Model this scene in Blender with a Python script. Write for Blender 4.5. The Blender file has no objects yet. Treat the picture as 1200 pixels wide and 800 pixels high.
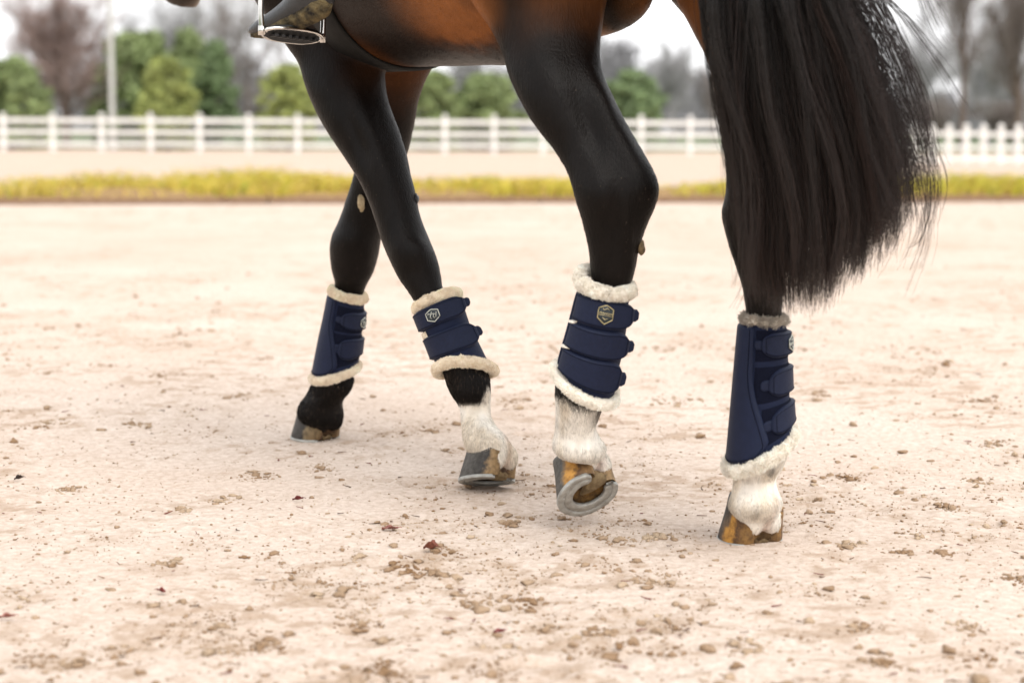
import bpy, bmesh, math, random
import numpy as np
from mathutils import Vector, Matrix

SC = bpy.context.scene
COL = SC.collection
R = math.radians
rng = np.random.default_rng(7)
random.seed(7)

# ------------------------------------------------------------------ camera
F = 2100.0                      # focal length in photograph pixels (1200 wide) -> 63 mm
CAMH = 0.812
ROLL = R(0.28)
PITCH = math.atan(248.0 / F)
cam_d = bpy.data.cameras.new('camera')
cam = bpy.data.objects.new('camera', cam_d)
COL.objects.link(cam)
cam_d.sensor_width = 36.0
cam_d.lens = F / 1200.0 * 36.0
cam_d.clip_start = 0.05
cam_d.clip_end = 2000
cam.matrix_world = (Matrix.Translation((0, 0, CAMH)) @ Matrix.Rotation(math.pi / 2 - PITCH, 4, 'X')
                    @ Matrix.Rotation(ROLL, 4, 'Z'))
cam_d.dof.use_dof = True
cam_d.dof.focus_distance = 3.85
cam_d.dof.aperture_fstop = 2.7
cam_d.dof.aperture_blades = 9
SC.camera = cam

# ------------------------------------------------------------------ world, sun, exposure
SUN_EL, SUN_AZ = R(52), R(150)       # azimuth measured from +Y (north) clockwise
world = bpy.data.worlds.new('World')
SC.world = world
world.use_nodes = True
wn, wl = world.node_tree.nodes, world.node_tree.links
bg = wn['Background']
sky = wn.new('ShaderNodeTexSky')
sky.sky_type = 'NISHITA'
sky.sun_disc = False
sky.sun_elevation = SUN_EL
sky.sun_rotation = SUN_AZ
sky.air_density = 1.0
sky.dust_density = 5.0
sky.ozone_density = 1.0
hs = wn.new('ShaderNodeHueSaturation')
hs.inputs['Saturation'].default_value = 0.15
wl.new(sky.outputs[0], hs.inputs['Color'])
cloud = wn.new('ShaderNodeMix')                    # an even, closed cloud cover over the clear sky
cloud.data_type = 'RGBA'
cloud.inputs[0].default_value = 0.8
cloud.inputs[7].default_value = (7.6, 7.6, 7.7, 1)
wl.new(hs.outputs[0], cloud.inputs[6])
wl.new(cloud.outputs[2], bg.inputs['Color'])
bg.inputs['Strength'].default_value = 0.12
sun_d = bpy.data.lights.new('sun', 'SUN')
sun_d.energy = 1.3
sun_d.angle = R(40)
sun_d.color = (1.0, 0.95, 0.88)
sun = bpy.data.objects.new('sun', sun_d)
COL.objects.link(sun)
sdir = Vector((math.sin(SUN_AZ) * math.cos(SUN_EL), math.cos(SUN_AZ) * math.cos(SUN_EL), math.sin(SUN_EL)))
sun.rotation_euler = sdir.to_track_quat('Z', 'Y').to_euler()
vs = SC.view_settings
vs.view_transform = 'Standard'
vs.look = 'None'
vs.exposure = 0.95
vs.gamma = 1.0
vs.use_curve_mapping = False
SC.render.engine = 'CYCLES'
SC.cycles.use_denoising = True
SC.cycles.max_bounces = 8
SC.cycles.sample_clamp_indirect = 6.0

# ------------------------------------------------------------------ helpers
CR = np.array(cam.matrix_world.to_3x3())
CPOS = np.array([0, 0, CAMH])


def ray(u, v):
    return CR @ np.array([(u - 600.0) / F, (400.0 - v) / F, -1.0])


def at(u, v, d):
    """world point seen at photograph pixel (u, v) at ground distance d"""
    r = ray(u, v)
    return CPOS + r * (d / r[1])


def gnd(u, v, z=0.0):
    r = ray(u, v)
    return CPOS + r * ((z - CAMH) / r[2])


def nrm(a):
    a = np.asarray(a, float)
    return a / (np.linalg.norm(a, axis=-1, keepdims=True) + 1e-12)


def sstep(a, b, x):
    t = np.clip((x - a) / (b - a), 0, 1)
    return t * t * (3 - 2 * t)


def vnoise(p, scale, seed=0):
    """numpy value noise, p (N,2) or (N,3) -> 0..1"""
    p = np.asarray(p, float) * scale
    if p.shape[1] == 2:
        p = np.concatenate([p, np.zeros((len(p), 1))], 1)
    i = np.floor(p).astype(np.int64)
    f = p - i
    f = f * f * (3 - 2 * f)
    out = np.zeros(len(p))
    for dx in (0, 1):
        for dy in (0, 1):
            for dz in (0, 1):
                h = ((i[:, 0] + dx) * 374761393 + (i[:, 1] + dy) * 668265263 + (i[:, 2] + dz) * 2147483647 + seed * 974711) & 0xffffffff
                h = ((h ^ (h >> 13)) * 1274126177) & 0xffffffff
                h = h ^ (h >> 16)
                w = (f[:, 0] if dx else 1 - f[:, 0]) * (f[:, 1] if dy else 1 - f[:, 1]) * (f[:, 2] if dz else 1 - f[:, 2])
                out += w * (h & 0xffff) / 65535.0
    return out


def fbm(p, scale, octs=4, seed=0):
    o = 0; a = 0.5; s = 0
    for k in range(octs):
        o = o + a * vnoise(p, scale * 2 ** k, seed + k * 17); s += a; a *= 0.5
    return o / s


def mesh_obj(name, verts, faces, mat=None, parent=None, smooth=True):
    me = bpy.data.meshes.new(name)
    verts = np.asarray(verts, np.float32)
    if isinstance(faces, np.ndarray):
        n, k = faces.shape
        me.vertices.add(len(verts)); me.vertices.foreach_set('co', verts.ravel())
        me.loops.add(n * k); me.loops.foreach_set('vertex_index', faces.astype(np.int32).ravel())
        me.polygons.add(n); me.polygons.foreach_set('loop_start', np.arange(0, n * k, k, dtype=np.int32))
        me.polygons.foreach_set('loop_total', np.full(n, k, np.int32))
        me.update(calc_edges=True)
    else:
        me.from_pydata([tuple(map(float, v)) for v in verts], [], faces)
    if smooth:
        me.polygons.foreach_set('use_smooth', np.ones(len(me.polygons), bool))
    if mat:
        me.materials.append(mat)
    me.validate()
    o = bpy.data.objects.new(name, me)
    COL.objects.link(o)
    if parent:
        o.parent = parent
        o.matrix_parent_inverse = parent.matrix_world.inverted()
    return o


def tag(o, label=None, cat=None, group=None, kind=None):
    if label: o['label'] = label
    if cat: o['category'] = cat
    if group: o['group'] = group
    if kind: o['kind'] = kind
    return o


def empty(name, loc, label, cat, group=None):
    o = bpy.data.objects.new(name, None)
    o.location = tuple(map(float, loc)); o.empty_display_size = 0.1
    COL.objects.link(o)
    o.matrix_world = Matrix.Translation(Vector(tuple(map(float, loc))))
    return tag(o, label, cat, group)


class MB:
    """collects geometry for one mesh object"""
    def __init__(self): self.v = []; self.f = []; self.n = 0

    def add(self, v, f):
        self.v.append(np.asarray(v, float)); self.f += [tuple(int(i) + self.n for i in q) for q in f]; self.n += len(v)

    def build(self, name, mat, parent=None, smooth=True):
        return mesh_obj(name, np.concatenate(self.v), self.f, mat, parent, smooth)


def grid_faces(nu, nv, cu=False, cv=False):
    f = []
    for i in range(nu if cu else nu - 1):
        for j in range(nv if cv else nv - 1):
            i2, j2 = (i + 1) % nu, (j + 1) % nv
            f.append((i * nv + j, i * nv + j2, i2 * nv + j2, i2 * nv + j))
    return f


def tube(pts, rad, n=8, closed=False, cap=True):
    pts = np.asarray(pts, float); m = len(pts)
    rad = np.broadcast_to(np.asarray(rad, float), (m,))
    if closed:
        T = nrm(np.roll(pts, -1, 0) - np.roll(pts, 1, 0))
    else:
        T = nrm(np.gradient(pts, axis=0))
    ref = np.array([0.31, 0.2, 0.93])
    if abs(np.mean(T @ ref)) > 0.8: ref = np.array([0.9, 0.3, 0.1])
    e1 = nrm(np.cross(T, ref)); e2 = np.cross(T, e1)
    a = np.linspace(0, 2 * np.pi, n, endpoint=False)
    v = pts[:, None] + rad[:, None, None] * (np.cos(a)[None, :, None] * e1[:, None] + np.sin(a)[None, :, None] * e2[:, None])
    f = grid_faces(m, n, closed, True)
    if cap and not closed:
        f.append(tuple(range(n))[::-1]); f.append(tuple((m - 1) * n + i for i in range(n)))
    return v.reshape(-1, 3), f


def box(c, hx, hy, hz, ax=(1, 0, 0), bev=0.0):
    """box with optional chamfered edges; ax = local x direction in the ground plane"""
    ax = nrm(np.array([ax[0], ax[1], 0.0])); ay = np.array([-ax[1], ax[0], 0]); az = np.array([0, 0, 1.0])
    b = bev
    v = []; f = []
    if b <= 0:
        for sz in (-1, 1):
            for (sx, sy) in ((-1, -1), (1, -1), (1, 1), (-1, 1)):
                v.append(np.asarray(c) + ax * sx * hx + ay * sy * hy + az * sz * hz)
        f = [(3, 2, 1, 0), (4, 5, 6, 7), (0, 1, 5, 4), (1, 2, 6, 5), (2, 3, 7, 6), (3, 0, 4, 7)]
        return v, f
    for (z, ins) in ((-hz, b), (-hz + b, 0), (hz - b, 0), (hz, b)):
        for (sx, sy) in ((-1, -1), (1, -1), (1, 1), (-1, 1)):
            v.append(np.asarray(c) + ax * sx * (hx - ins) + ay * sy * (hy - ins) + az * z)
    f = [(3, 2, 1, 0), (12, 13, 14, 15)]
    for k in range(3):
        for i in range(4):
            j = (i + 1) % 4
            f.append((k * 4 + i, k * 4 + j, k * 4 + 4 + j, k * 4 + 4 + i))
    return v, f


def catmull(A, sub):
    """A (n,m) rows -> smoothly interpolated rows"""
    A = np.asarray(A, float); n = len(A)
    out = []
    for i in range(n - 1):
        p0, p1, p2, p3 = A[max(i - 1, 0)], A[i], A[i + 1], A[min(i + 2, n - 1)]
        for k in range(sub):
            t = k / sub
            out.append(0.5 * (2 * p1 + (p2 - p0) * t + (2 * p0 - 5 * p1 + 4 * p2 - p3) * t * t + (3 * p1 - p0 - 3 * p2 + p3) * t ** 3))
    out.append(A[-1])
    return np.array(out)


# ------------------------------------------------------------------ materials
def mat(name):
    m = bpy.data.materials.new(name); m.use_nodes = True
    nt = m.node_tree
    return m, nt, nt.nodes['Principled BSDF']


def simple(name, c1, c2=None, scale=20, rough=0.7, spec=0.4, bump=0.0, bscale=None, detail=6, metallic=0.0, stretch=None, sheen=0.0):
    m, nt, b = mat(name)
    b.inputs['Roughness'].default_value = rough
    b.inputs['Specular IOR Level'].default_value = spec
    b.inputs['Metallic'].default_value = metallic
    if sheen:
        b.inputs['Sheen Weight'].default_value = sheen
        b.inputs['Sheen Roughness'].default_value = 0.45
    tc = nt.nodes.new('ShaderNodeTexCoord')
    src = tc.outputs['Object']
    if stretch:
        mp = nt.nodes.new('ShaderNodeMapping'); mp.inputs['Scale'].default_value = stretch
        nt.links.new(src, mp.inputs[0]); src = mp.outputs[0]
    if c2 is None:
        c2 = tuple(x * 0.75 for x in c1)
    no = nt.nodes.new('ShaderNodeTexNoise'); no.inputs['Scale'].default_value = scale; no.inputs['Detail'].default_value = detail
    nt.links.new(src, no.inputs['Vector'])
    ra = nt.nodes.new('ShaderNodeValToRGB')
    ra.color_ramp.elements[0].position = 0.32; ra.color_ramp.elements[1].position = 0.68
    ra.color_ramp.elements[0].color = (*c1, 1); ra.color_ramp.elements[1].color = (*c2, 1)
    nt.links.new(no.outputs[0], ra.inputs[0]); nt.links.new(ra.outputs[0], b.inputs['Base Color'])
    if bump:
        n2 = nt.nodes.new('ShaderNodeTexNoise'); n2.inputs['Scale'].default_value = bscale or scale * 4; n2.inputs['Detail'].default_value = 5
        nt.links.new(src, n2.inputs['Vector'])
        bp = nt.nodes.new('ShaderNodeBump'); bp.inputs['Strength'].default_value = bump; bp.inputs['Distance'].default_value = 0.01
        nt.links.new(n2.outputs[0], bp.inputs['Height']); nt.links.new(bp.outputs[0], b.inputs['Normal'])
    return m


def attr_mat(name, attr, rough=0.5, spec=0.4, bump=0.0, bscale=400, sheen=0.0, coat=0.0, transm=0.0):
    m, nt, b = mat(name)
    a = nt.nodes.new('ShaderNodeAttribute'); a.attribute_name = attr
    nt.links.new(a.outputs['Color'], b.inputs['Base Color'])
    b.inputs['Roughness'].default_value = rough
    b.inputs['Specular IOR Level'].default_value = spec
    if sheen:
        b.inputs['Sheen Weight'].default_value = sheen; b.inputs['Sheen Roughness'].default_value = 0.4
    if bump:
        tc = nt.nodes.new('ShaderNodeTexCoord')
        mp = nt.nodes.new('ShaderNodeMapping'); mp.inputs['Scale'].default_value = (1, 1, 0.12)
        nt.links.new(tc.outputs['Object'], mp.inputs[0])
        n2 = nt.nodes.new('ShaderNodeTexNoise'); n2.inputs['Scale'].default_value = bscale; n2.inputs['Detail'].default_value = 3
        nt.links.new(mp.outputs[0], n2.inputs['Vector'])
        bp = nt.nodes.new('ShaderNodeBump'); bp.inputs['Strength'].default_value = bump; bp.inputs['Distance'].default_value = 0.004
        nt.links.new(n2.outputs[0], bp.inputs['Height']); nt.links.new(bp.outputs[0], b.inputs['Normal'])
    return m


M = {}
M['white_paint'] = simple('white_fence_paint', (0.78, 0.77, 0.75), (0.66, 0.65, 0.62), 3, 0.55, 0.4, 0.1, 30)
M['navy'] = simple('navy_neoprene', (0.0050, 0.0092, 0.0290), (0.0068, 0.0120, 0.037), 90, 0.66, 0.18, 0.25, 900, sheen=0.02)
M['navy_strap'] = simple('navy_strap_fabric', (0.0050, 0.0090, 0.0280), (0.0068, 0.0116, 0.035), 140, 0.58, 0.22, 0.22, 1300, sheen=0.02)
M['navy_pad'] = simple('navy_strike_pad', (0.0050, 0.0094, 0.0300), (0.0066, 0.0120, 0.037), 60, 0.55, 0.22, 0.12, 700)
M['navy_loop'] = simple('navy_loop_pile', (0.0036, 0.0052, 0.015), (0.0060, 0.0080, 0.022), 500, 0.95, 0.15, 0.6, 900)
M['fleece'] = simple('cream_fleece', (0.80, 0.69, 0.53), (0.70, 0.58, 0.43), 120, 0.95, 0.1, 0.5, 300, sheen=0.3)
M['fleece_white'] = simple('white_fleece', (0.82, 0.77, 0.68), (0.74, 0.68, 0.58), 120, 0.95, 0.1, 0.5, 300, sheen=0.3)
M['gold'] = simple('badge_metal', (0.55, 0.48, 0.28), (0.42, 0.36, 0.2), 300, 0.35, 0.5, metallic=0.7)
M['silver'] = simple('badge_silver', (0.62, 0.64, 0.58), (0.5, 0.52, 0.46), 300, 0.35, 0.5, metallic=0.4)
M['badge_dark'] = simple('badge_dark_enamel', (0.02, 0.03, 0.035), (0.03, 0.04, 0.05), 200, 0.35)
M['steel'] = simple('polished_steel', (0.72, 0.70, 0.67), (0.6, 0.58, 0.55), 60, 0.16, 0.5, metallic=1.0)
M['shoe'] = simple('worn_iron_shoe', (0.40, 0.40, 0.375), (0.26, 0.25, 0.225), 70, 0.5, 0.5, 0.3, 260, metallic=0.35)
M['rubber'] = simple('black_rubber', (0.012, 0.012, 0.013), (0.02, 0.02, 0.021), 100, 0.6, 0.4, 0.2, 400)
M['sole'] = simple('hoof_sole_dirt', (0.20, 0.11, 0.035), (0.05, 0.03, 0.015), 55, 0.85, 0.2, 0.6, 160)
M['frog'] = simple('hoof_frog_horn', (0.27, 0.2, 0.11), (0.13, 0.09, 0.05), 60, 0.85, 0.2, 0.5, 200)
M['chestnut'] = simple('chestnut_horn', (0.24, 0.17, 0.09), (0.1, 0.07, 0.04), 120, 0.8, 0.3, 0.5, 300)
M['leather'] = simple('black_leather', (0.010, 0.011, 0.013), (0.018, 0.019, 0.022), 60, 0.32, 0.5, 0.25, 500)
M['breeches'] = simple('rider_breeches_cloth', (0.02, 0.022, 0.03), (0.03, 0.032, 0.042), 60, 0.8, 0.2, 0.2, 500)


def hair_mat(name, attr='Col', rough=0.42, spec=0.5, trans=0.0):
    m, nt, b = mat(name)
    a = nt.nodes.new('ShaderNodeAttribute'); a.attribute_name = attr
    nt.links.new(a.outputs['Color'], b.inputs['Base Color'])
    b.inputs['Roughness'].default_value = rough
    b.inputs['Specular IOR Level'].default_value = spec
    return m


def hair_obj(name, P, cols, r0, r1, material, parent=None):
    """P (N,K,3) strands, cols (N,3) -> a hair-curves object"""
    N, K = P.shape[:2]
    hc = bpy.data.hair_curves.new(name)
    hc.add_curves([K] * N)
    hc.attributes['position'].data.foreach_set('vector', P.astype(np.float32).ravel())
    ra = hc.attributes.get('radius') or hc.attributes.new('radius', 'FLOAT', 'POINT')
    t = np.linspace(0, 1, K) ** 1.5
    rr = (np.asarray(r0).reshape(-1, 1) * (1 - t) + np.asarray(r1).reshape(-1, 1) * t)
    rr = np.broadcast_to(rr, (N, K)).astype(np.float32)
    ra.data.foreach_set('value', rr.ravel())
    ca = hc.attributes.new('Col', 'FLOAT_COLOR', 'CURVE' if cols.ndim == 2 else 'POINT')
    c4 = np.concatenate([cols, np.ones(cols.shape[:-1] + (1,))], -1).astype(np.float32)
    ca.data.foreach_set('color', c4.ravel())
    hc.materials.append(material)
    o = bpy.data.objects.new(name, hc)
    COL.objects.link(o)
    if parent:
        o.parent = parent
        o.matrix_parent_inverse = parent.matrix_world.inverted()
    return o


def sample_mesh(me, n, rg, mask=None):
    """area-weighted surface samples -> points, normals, (tri verts idx, bary)"""
    me.calc_loop_triangles()
    nt_ = len(me.loop_triangles)
    tri = np.zeros(nt_ * 3, np.int32); me.loop_triangles.foreach_get('vertices', tri); tri = tri.reshape(-1, 3)
    co = np.zeros(len(me.vertices) * 3, np.float32); me.vertices.foreach_get('co', co); co = co.reshape(-1, 3)
    vn = np.zeros(len(me.vertices) * 3, np.float32); me.vertices.foreach_get('normal', vn); vn = vn.reshape(-1, 3)
    A = co[tri]
    ar = 0.5 * np.linalg.norm(np.cross(A[:, 1] - A[:, 0], A[:, 2] - A[:, 0]), axis=1)
    if mask is not None:
        ar = ar * mask(A.mean(1))
    idx = rg.choice(nt_, n, p=ar / ar.sum())
    r1 = np.sqrt(rg.random(n)); r2 = rg.random(n)
    w = np.stack([1 - r1, r1 * (1 - r2), r1 * r2], 1)
    P = (A[idx] * w[:, :, None]).sum(1)
    Nn = nrm((vn[tri[idx]] * w[:, :, None]).sum(1))
    return P, Nn, tri[idx], w

# ================================================================== THE SETTING
# ---- meadow: one sheet to the horizon
m, nt, b = mat('meadow_grass')
tc = nt.nodes.new('ShaderNodeTexCoord')
n1 = nt.nodes.new('ShaderNodeTexNoise'); n1.inputs['Scale'].default_value = 0.12; n1.inputs['Detail'].default_value = 8
ra = nt.nodes.new('ShaderNodeValToRGB')
ra.color_ramp.elements[0].color = (0.05, 0.085, 0.022, 1); ra.color_ramp.elements[1].color = (0.085, 0.12, 0.035, 1)
nt.links.new(tc.outputs['Object'], n1.inputs['Vector']); nt.links.new(n1.outputs[0], ra.inputs[0]); nt.links.new(ra.outputs[0], b.inputs['Base Color'])
b.inputs['Roughness'].default_value = 0.95
M['meadow'] = m
S = 900.0
g = mesh_obj('meadow_ground', [(-S, -S, -0.08), (S, -S, -0.08), (S, S, -0.08), (-S, S, -0.08)], [(0, 1, 2, 3)], M['meadow'], None, False)
tag(g, 'green meadow beyond the white fence', 'ground', kind='structure')

# ---- arena sand
m, nt, b = mat('arena_sand')
tc = nt.nodes.new('ShaderNodeTexCoord')
da = nt.nodes.new('ShaderNodeAttribute'); da.attribute_name = 'damp'
n1 = nt.nodes.new('ShaderNodeTexNoise'); n1.inputs['Scale'].default_value = 55; n1.inputs['Detail'].default_value = 8; n1.inputs['Roughness'].default_value = 0.7
n2 = nt.nodes.new('ShaderNodeTexNoise'); n2.inputs['Scale'].default_value = 700; n2.inputs['Detail'].default_value = 3
n3 = nt.nodes.new('ShaderNodeTexNoise'); n3.inputs['Scale'].default_value = 1.1; n3.inputs['Detail'].default_value = 5
for n_ in (n1, n2, n3): nt.links.new(tc.outputs['Object'], n_.inputs['Vector'])
r1 = nt.nodes.new('ShaderNodeValToRGB')
r1.color_ramp.elements[0].position = 0.34; r1.color_ramp.elements[1].position = 0.60
r1.color_ramp.elements[0].color = (0.53, 0.43, 0.355, 1); r1.color_ramp.elements[1].color = (0.72, 0.635, 0.57, 1)
nt.links.new(n1.outputs[0], r1.inputs[0])
mx = nt.nodes.new('ShaderNodeMix'); mx.data_type = 'RGBA'
mx.inputs[7].default_value = (0.31, 0.20, 0.11, 1)
nt.links.new(da.outputs['Fac'], mx.inputs[0]); nt.links.new(r1.outputs[0], mx.inputs[6])
mz = nt.nodes.new('ShaderNodeMix'); mz.data_type = 'RGBA'; mz.blend_type = 'MULTIPLY'
r3 = nt.nodes.new('ShaderNodeValToRGB')
r3.color_ramp.elements[0].position = 0.35; r3.color_ramp.elements[1].position = 0.65
r3.color_ramp.elements[0].color = (0.94, 0.91, 0.885, 1); r3.color_ramp.elements[1].color = (1, 1, 1, 1)
nt.links.new(n3.outputs[0], r3.inputs[0]); mz.inputs[0].default_value = 1.0
nt.links.new(mx.outputs[2], mz.inputs[6]); nt.links.new(r3.outputs[0], mz.inputs[7])
my = nt.nodes.new('ShaderNodeMix'); my.data_type = 'RGBA'; my.blend_type = 'MULTIPLY'; my.inputs[0].default_value = 1.0
r2 = nt.nodes.new('ShaderNodeValToRGB'); r2.color_ramp.elements[0].position = 0.3; r2.color_ramp.elements[1].position = 0.62
r2.color_ramp.elements[0].color = (0.80, 0.76, 0.72, 1); r2.color_ramp.elements[1].color = (1, 1, 1, 1)
nt.links.new(n2.outputs[0], r2.inputs[0])
nt.links.new(mz.outputs[2], my.inputs[6]); nt.links.new(r2.outputs[0], my.inputs[7])
nt.links.new(my.outputs[2], b.inputs['Base Color'])
b.inputs['Roughness'].default_value = 0.95; b.inputs['Specular IOR Level'].default_value = 0.15
ad = nt.nodes.new('ShaderNodeMath'); ad.operation = 'ADD'
nt.links.new(n1.outputs[0], ad.inputs[0]); nt.links.new(n2.outputs[0], ad.inputs[1])
bp = nt.nodes.new('ShaderNodeBump'); bp.inputs['Strength'].default_value = 0.5; bp.inputs['Distance'].default_value = 0.006
nt.links.new(ad.outputs[0], bp.inputs['Height']); nt.links.new(bp.outputs[0], b.inputs['Normal'])
M['sand'] = m

ys = [-8.0, -2.0, 0.5]
y = 1.3
while y < 15: ys.append(y); y *= 1.0036
while y < 70: ys.append(y); y *= 1.03
ys = np.array(ys)
sx = np.linspace(-1, 1, 821)
sx = 0.36 * sx + 0.64 * sx ** 3
W = 4.2 + 0.95 * np.clip(ys, 0, None)
X = W[:, None] * sx[None]; Y = np.repeat(ys[:, None], len(sx), 1)
P2 = np.stack([X.ravel(), Y.ravel()], 1)

# hoof prints pressed in the sand: (x, y, heading angle)
prints = []
for k in range(46):
    yy = rng.uniform(2.4, 9.0); xx = rng.uniform(-0.42, 0.42) * yy
    prints.append((xx, yy, rng.uniform(0, 6.28), rng.uniform(0.35, 1.0)))


def loose(P):
    """0..1: where the sand has been churned up and is darker and crumbly"""
    Q = P * np.array([1.0, 1.0])
    a = fbm(Q, 1.3, 3, 3); c = fbm(Q, 5.5, 4, 9); d = fbm(Q, 15.0, 4, 21)
    return sstep(0.50, 0.70, 0.34 * a + 0.36 * c + 0.34 * d)


def sand_height(P):
    L = loose(P)
    h = 0.014 * (fbm(P, 0.9, 3, 40) - 0.5) + 0.006 * (fbm(P, 6, 3, 41) - 0.5)
    h += (0.007 + 0.014 * L) * (fbm(P, 34, 4, 42) - 0.5)
    e = np.zeros(len(P))
    for (px, py, an, st) in prints:
        dx = P[:, 0] - px; dy = P[:, 1] - py
        nearby = (np.abs(dx) < 0.16) & (np.abs(dy) < 0.16)
        if not nearby.any(): continue
        u = (dx[nearby] * math.cos(an) + dy[nearby] * math.sin(an)); w_ = -dx[nearby] * math.sin(an) + dy[nearby] * math.cos(an)
        rr = np.sqrt((u / 0.066) ** 2 + (w_ / 0.06) ** 2)
        ring = np.exp(-((rr - 0.86) / 0.16) ** 2) * sstep(-0.9, -0.2, u / 0.066)
        rim = np.exp(-((rr - 1.25) / 0.16) ** 2)
        e[nearby] += st * (-0.009 * ring - 0.004 * (rr < 0.8) + 0.0045 * rim)
    fade = 1 - 0.8 * sstep(9, 16, P[:, 1])
    return (h + e) * fade, L, e


H, L, E = sand_height(P2)
sand_v = np.stack([P2[:, 0], P2[:, 1], H], 1)
nv, nu = len(ys), len(sx)
ii = np.arange((nv - 1) * (nu - 1)); r_ = ii // (nu - 1); c_ = ii % (nu - 1)
base = r_ * nu + c_
sand = mesh_obj('arena_sand', sand_v, np.stack([base, base + 1, base + nu + 1, base + nu], 1), M['sand'])
fine = sstep(.53, .66, fbm(P2 * np.array([.8, 1.0]), 26, 4, 131)) * sstep(.38, .6, fbm(P2, 2.2, 3, 133))
damp = np.clip(0.42 * fine * (1 - .3 * L) + 0.24 * L * (0.35 + 0.95 * fbm(P2, 40, 3, 77)) + np.clip(-E * 45, 0, 0.45) * 0.6 + 0.10 * fbm(P2, 9, 3, 5), 0, 1)
damp *= 1 - 0.45 * sstep(6, 15, P2[:, 1])
damp += 0.12 * sstep(6, 12, P2[:, 1]) * (.4 + 1.2 * fbm(P2, 1.1, 3, 91))  # distant sand tinted darker to offset its overexposure
damp = np.maximum(damp, 0.34 * sstep(21, 23, P2[:, 1]))        # the riding track beyond the planted strip is darker
at_ = sand.data.attributes.new('damp', 'FLOAT', 'POINT'); at_.data.foreach_set('value', damp.astype(np.float32))
tag(sand, 'pale trodden sand of the riding arena', 'sand', kind='structure')


def sand_z(x, y):
    return float(sand_height(np.array([[x, y]]))[0][0])


# ---- loose clods and crumbs of damp sand (nobody could count them)
oct_v = np.array([(1, 0, 0), (-1, 0, 0), (0, 1, 0), (0, -1, 0), (0, 0, 1), (0, 0, -1)], float)
bm = bmesh.new(); bmesh.ops.create_icosphere(bm, subdivisions=2, radius=1.0)
ico_v = np.array([v.co[:] for v in bm.verts]); ico_f = np.array([[v.index for v in f.verts] for f in bm.faces]); bm.free()
bm = bmesh.new(); bmesh.ops.create_icosphere(bm, subdivisions=1, radius=1.0)
ic1_v = np.array([v.co[:] for v in bm.verts]); ic1_f = np.array([[v.index for v in f.verts] for f in bm.faces]); bm.free()


def lumps(C, S3, base_v, base_f, seed):
    rg = np.random.default_rng(seed)
    N = len(C); K = len(base_v)
    an = rg.uniform(0, 6.28, N)
    V = np.broadcast_to(base_v, (N, K, 3)).copy()
    off = rg.uniform(0, 50, (N, 1, 3))
    nz = fbm((V * 2.0 + off).reshape(-1, 3), 1.0, 2, seed).reshape(N, K)
    V *= (0.1 + 1.8 * nz)[:, :, None]
    V *= S3[:, None, :]
    ca, sa = np.cos(an)[:, None], np.sin(an)[:, None]
    x = V[:, :, 0] * ca - V[:, :, 1] * sa; y_ = V[:, :, 0] * sa + V[:, :, 1] * ca
    V = np.stack([x, y_, V[:, :, 2]], 2) + C[:, None]
    Fc = base_f[None] + (np.arange(N) * K)[:, None, None]
    return V.reshape(-1, 3), Fc.reshape(-1, base_f.shape[1])


pts = []; siz = []
cand_y = 1.9 * np.exp(rng.random(150000) * math.log(11 / 1.9))
cand_x = rng.uniform(-0.46, 0.46, 150000) * cand_y
cp = np.stack([cand_x, cand_y], 1)
keep = rng.random(len(cp)) < (0.014 + 0.25 * loose(cp) ** 1.5)
cp = cp[keep]
cs = np.clip(rng.lognormal(math.log(0.0026), 0.55, len(cp)), 0.001, 0.011)
# clumps where the photograph shows them (u, v, width in pixels)
big = [(280, 466, 34), (55, 497, 46), (52, 437, 30), (165, 497, 26), (410, 333, 20), (230, 330, 28), (262, 585, 26), (80, 572, 30),
       (300, 556, 36), (380, 548, 22), (215, 600, 20), (195, 662, 24), (310, 757, 46), (265, 760, 30), (85, 777, 40), (725, 633, 46),
       (770, 676, 60), (770, 628, 28), (595, 613, 24), (560, 705, 44), (490, 672, 40), (420, 730, 40), (450, 785, 36), (620, 706, 40),
       (1075, 630, 30), (1100, 650, 24), (1145, 565, 28), (1165, 520, 36), (1110, 600, 24), (995, 640, 30), (1010, 735, 30), (1055, 648, 20),
       (1190, 680, 40), (1130, 735, 30), (1070, 410, 60), (1150, 470, 44), (960, 460, 36), (990, 560, 30), (785, 470, 40), (940, 410, 30),
       (780, 410, 40), (600, 470, 30), (190, 440, 34), (120, 430, 30), (310, 420, 24), (1030, 775, 40), (880, 760, 40), (700, 740, 36)]
bp_, bs_ = [], []
for (u, v, w) in big:
    g_ = gnd(u, v); s_ = F / g_[1]
    n = int(10 + 1.0 * w)
    for k in range(n):
        a = rng.normal(0, 0.42, 2) * w / s_ * np.array([0.8, 1.1])
        bp_.append((g_[0] + a[0], g_[1] + a[1])); bs_.append(min(0.0068, rng.lognormal(math.log(0.0027), 0.55)))
cp = np.concatenate([cp, np.array(bp_)]); cs = np.concatenate([cs, np.array(bs_)])
cz = sand_height(cp)[0]
C3 = np.stack([cp[:, 0], cp[:, 1], cz + cs * 0.22], 1)
S3 = cs[:, None] * rng.uniform(0.7, 1.35, (len(cs), 3)) * np.array([1.15, 1.15, 0.62])
bigm = cs > 0.0062
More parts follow.
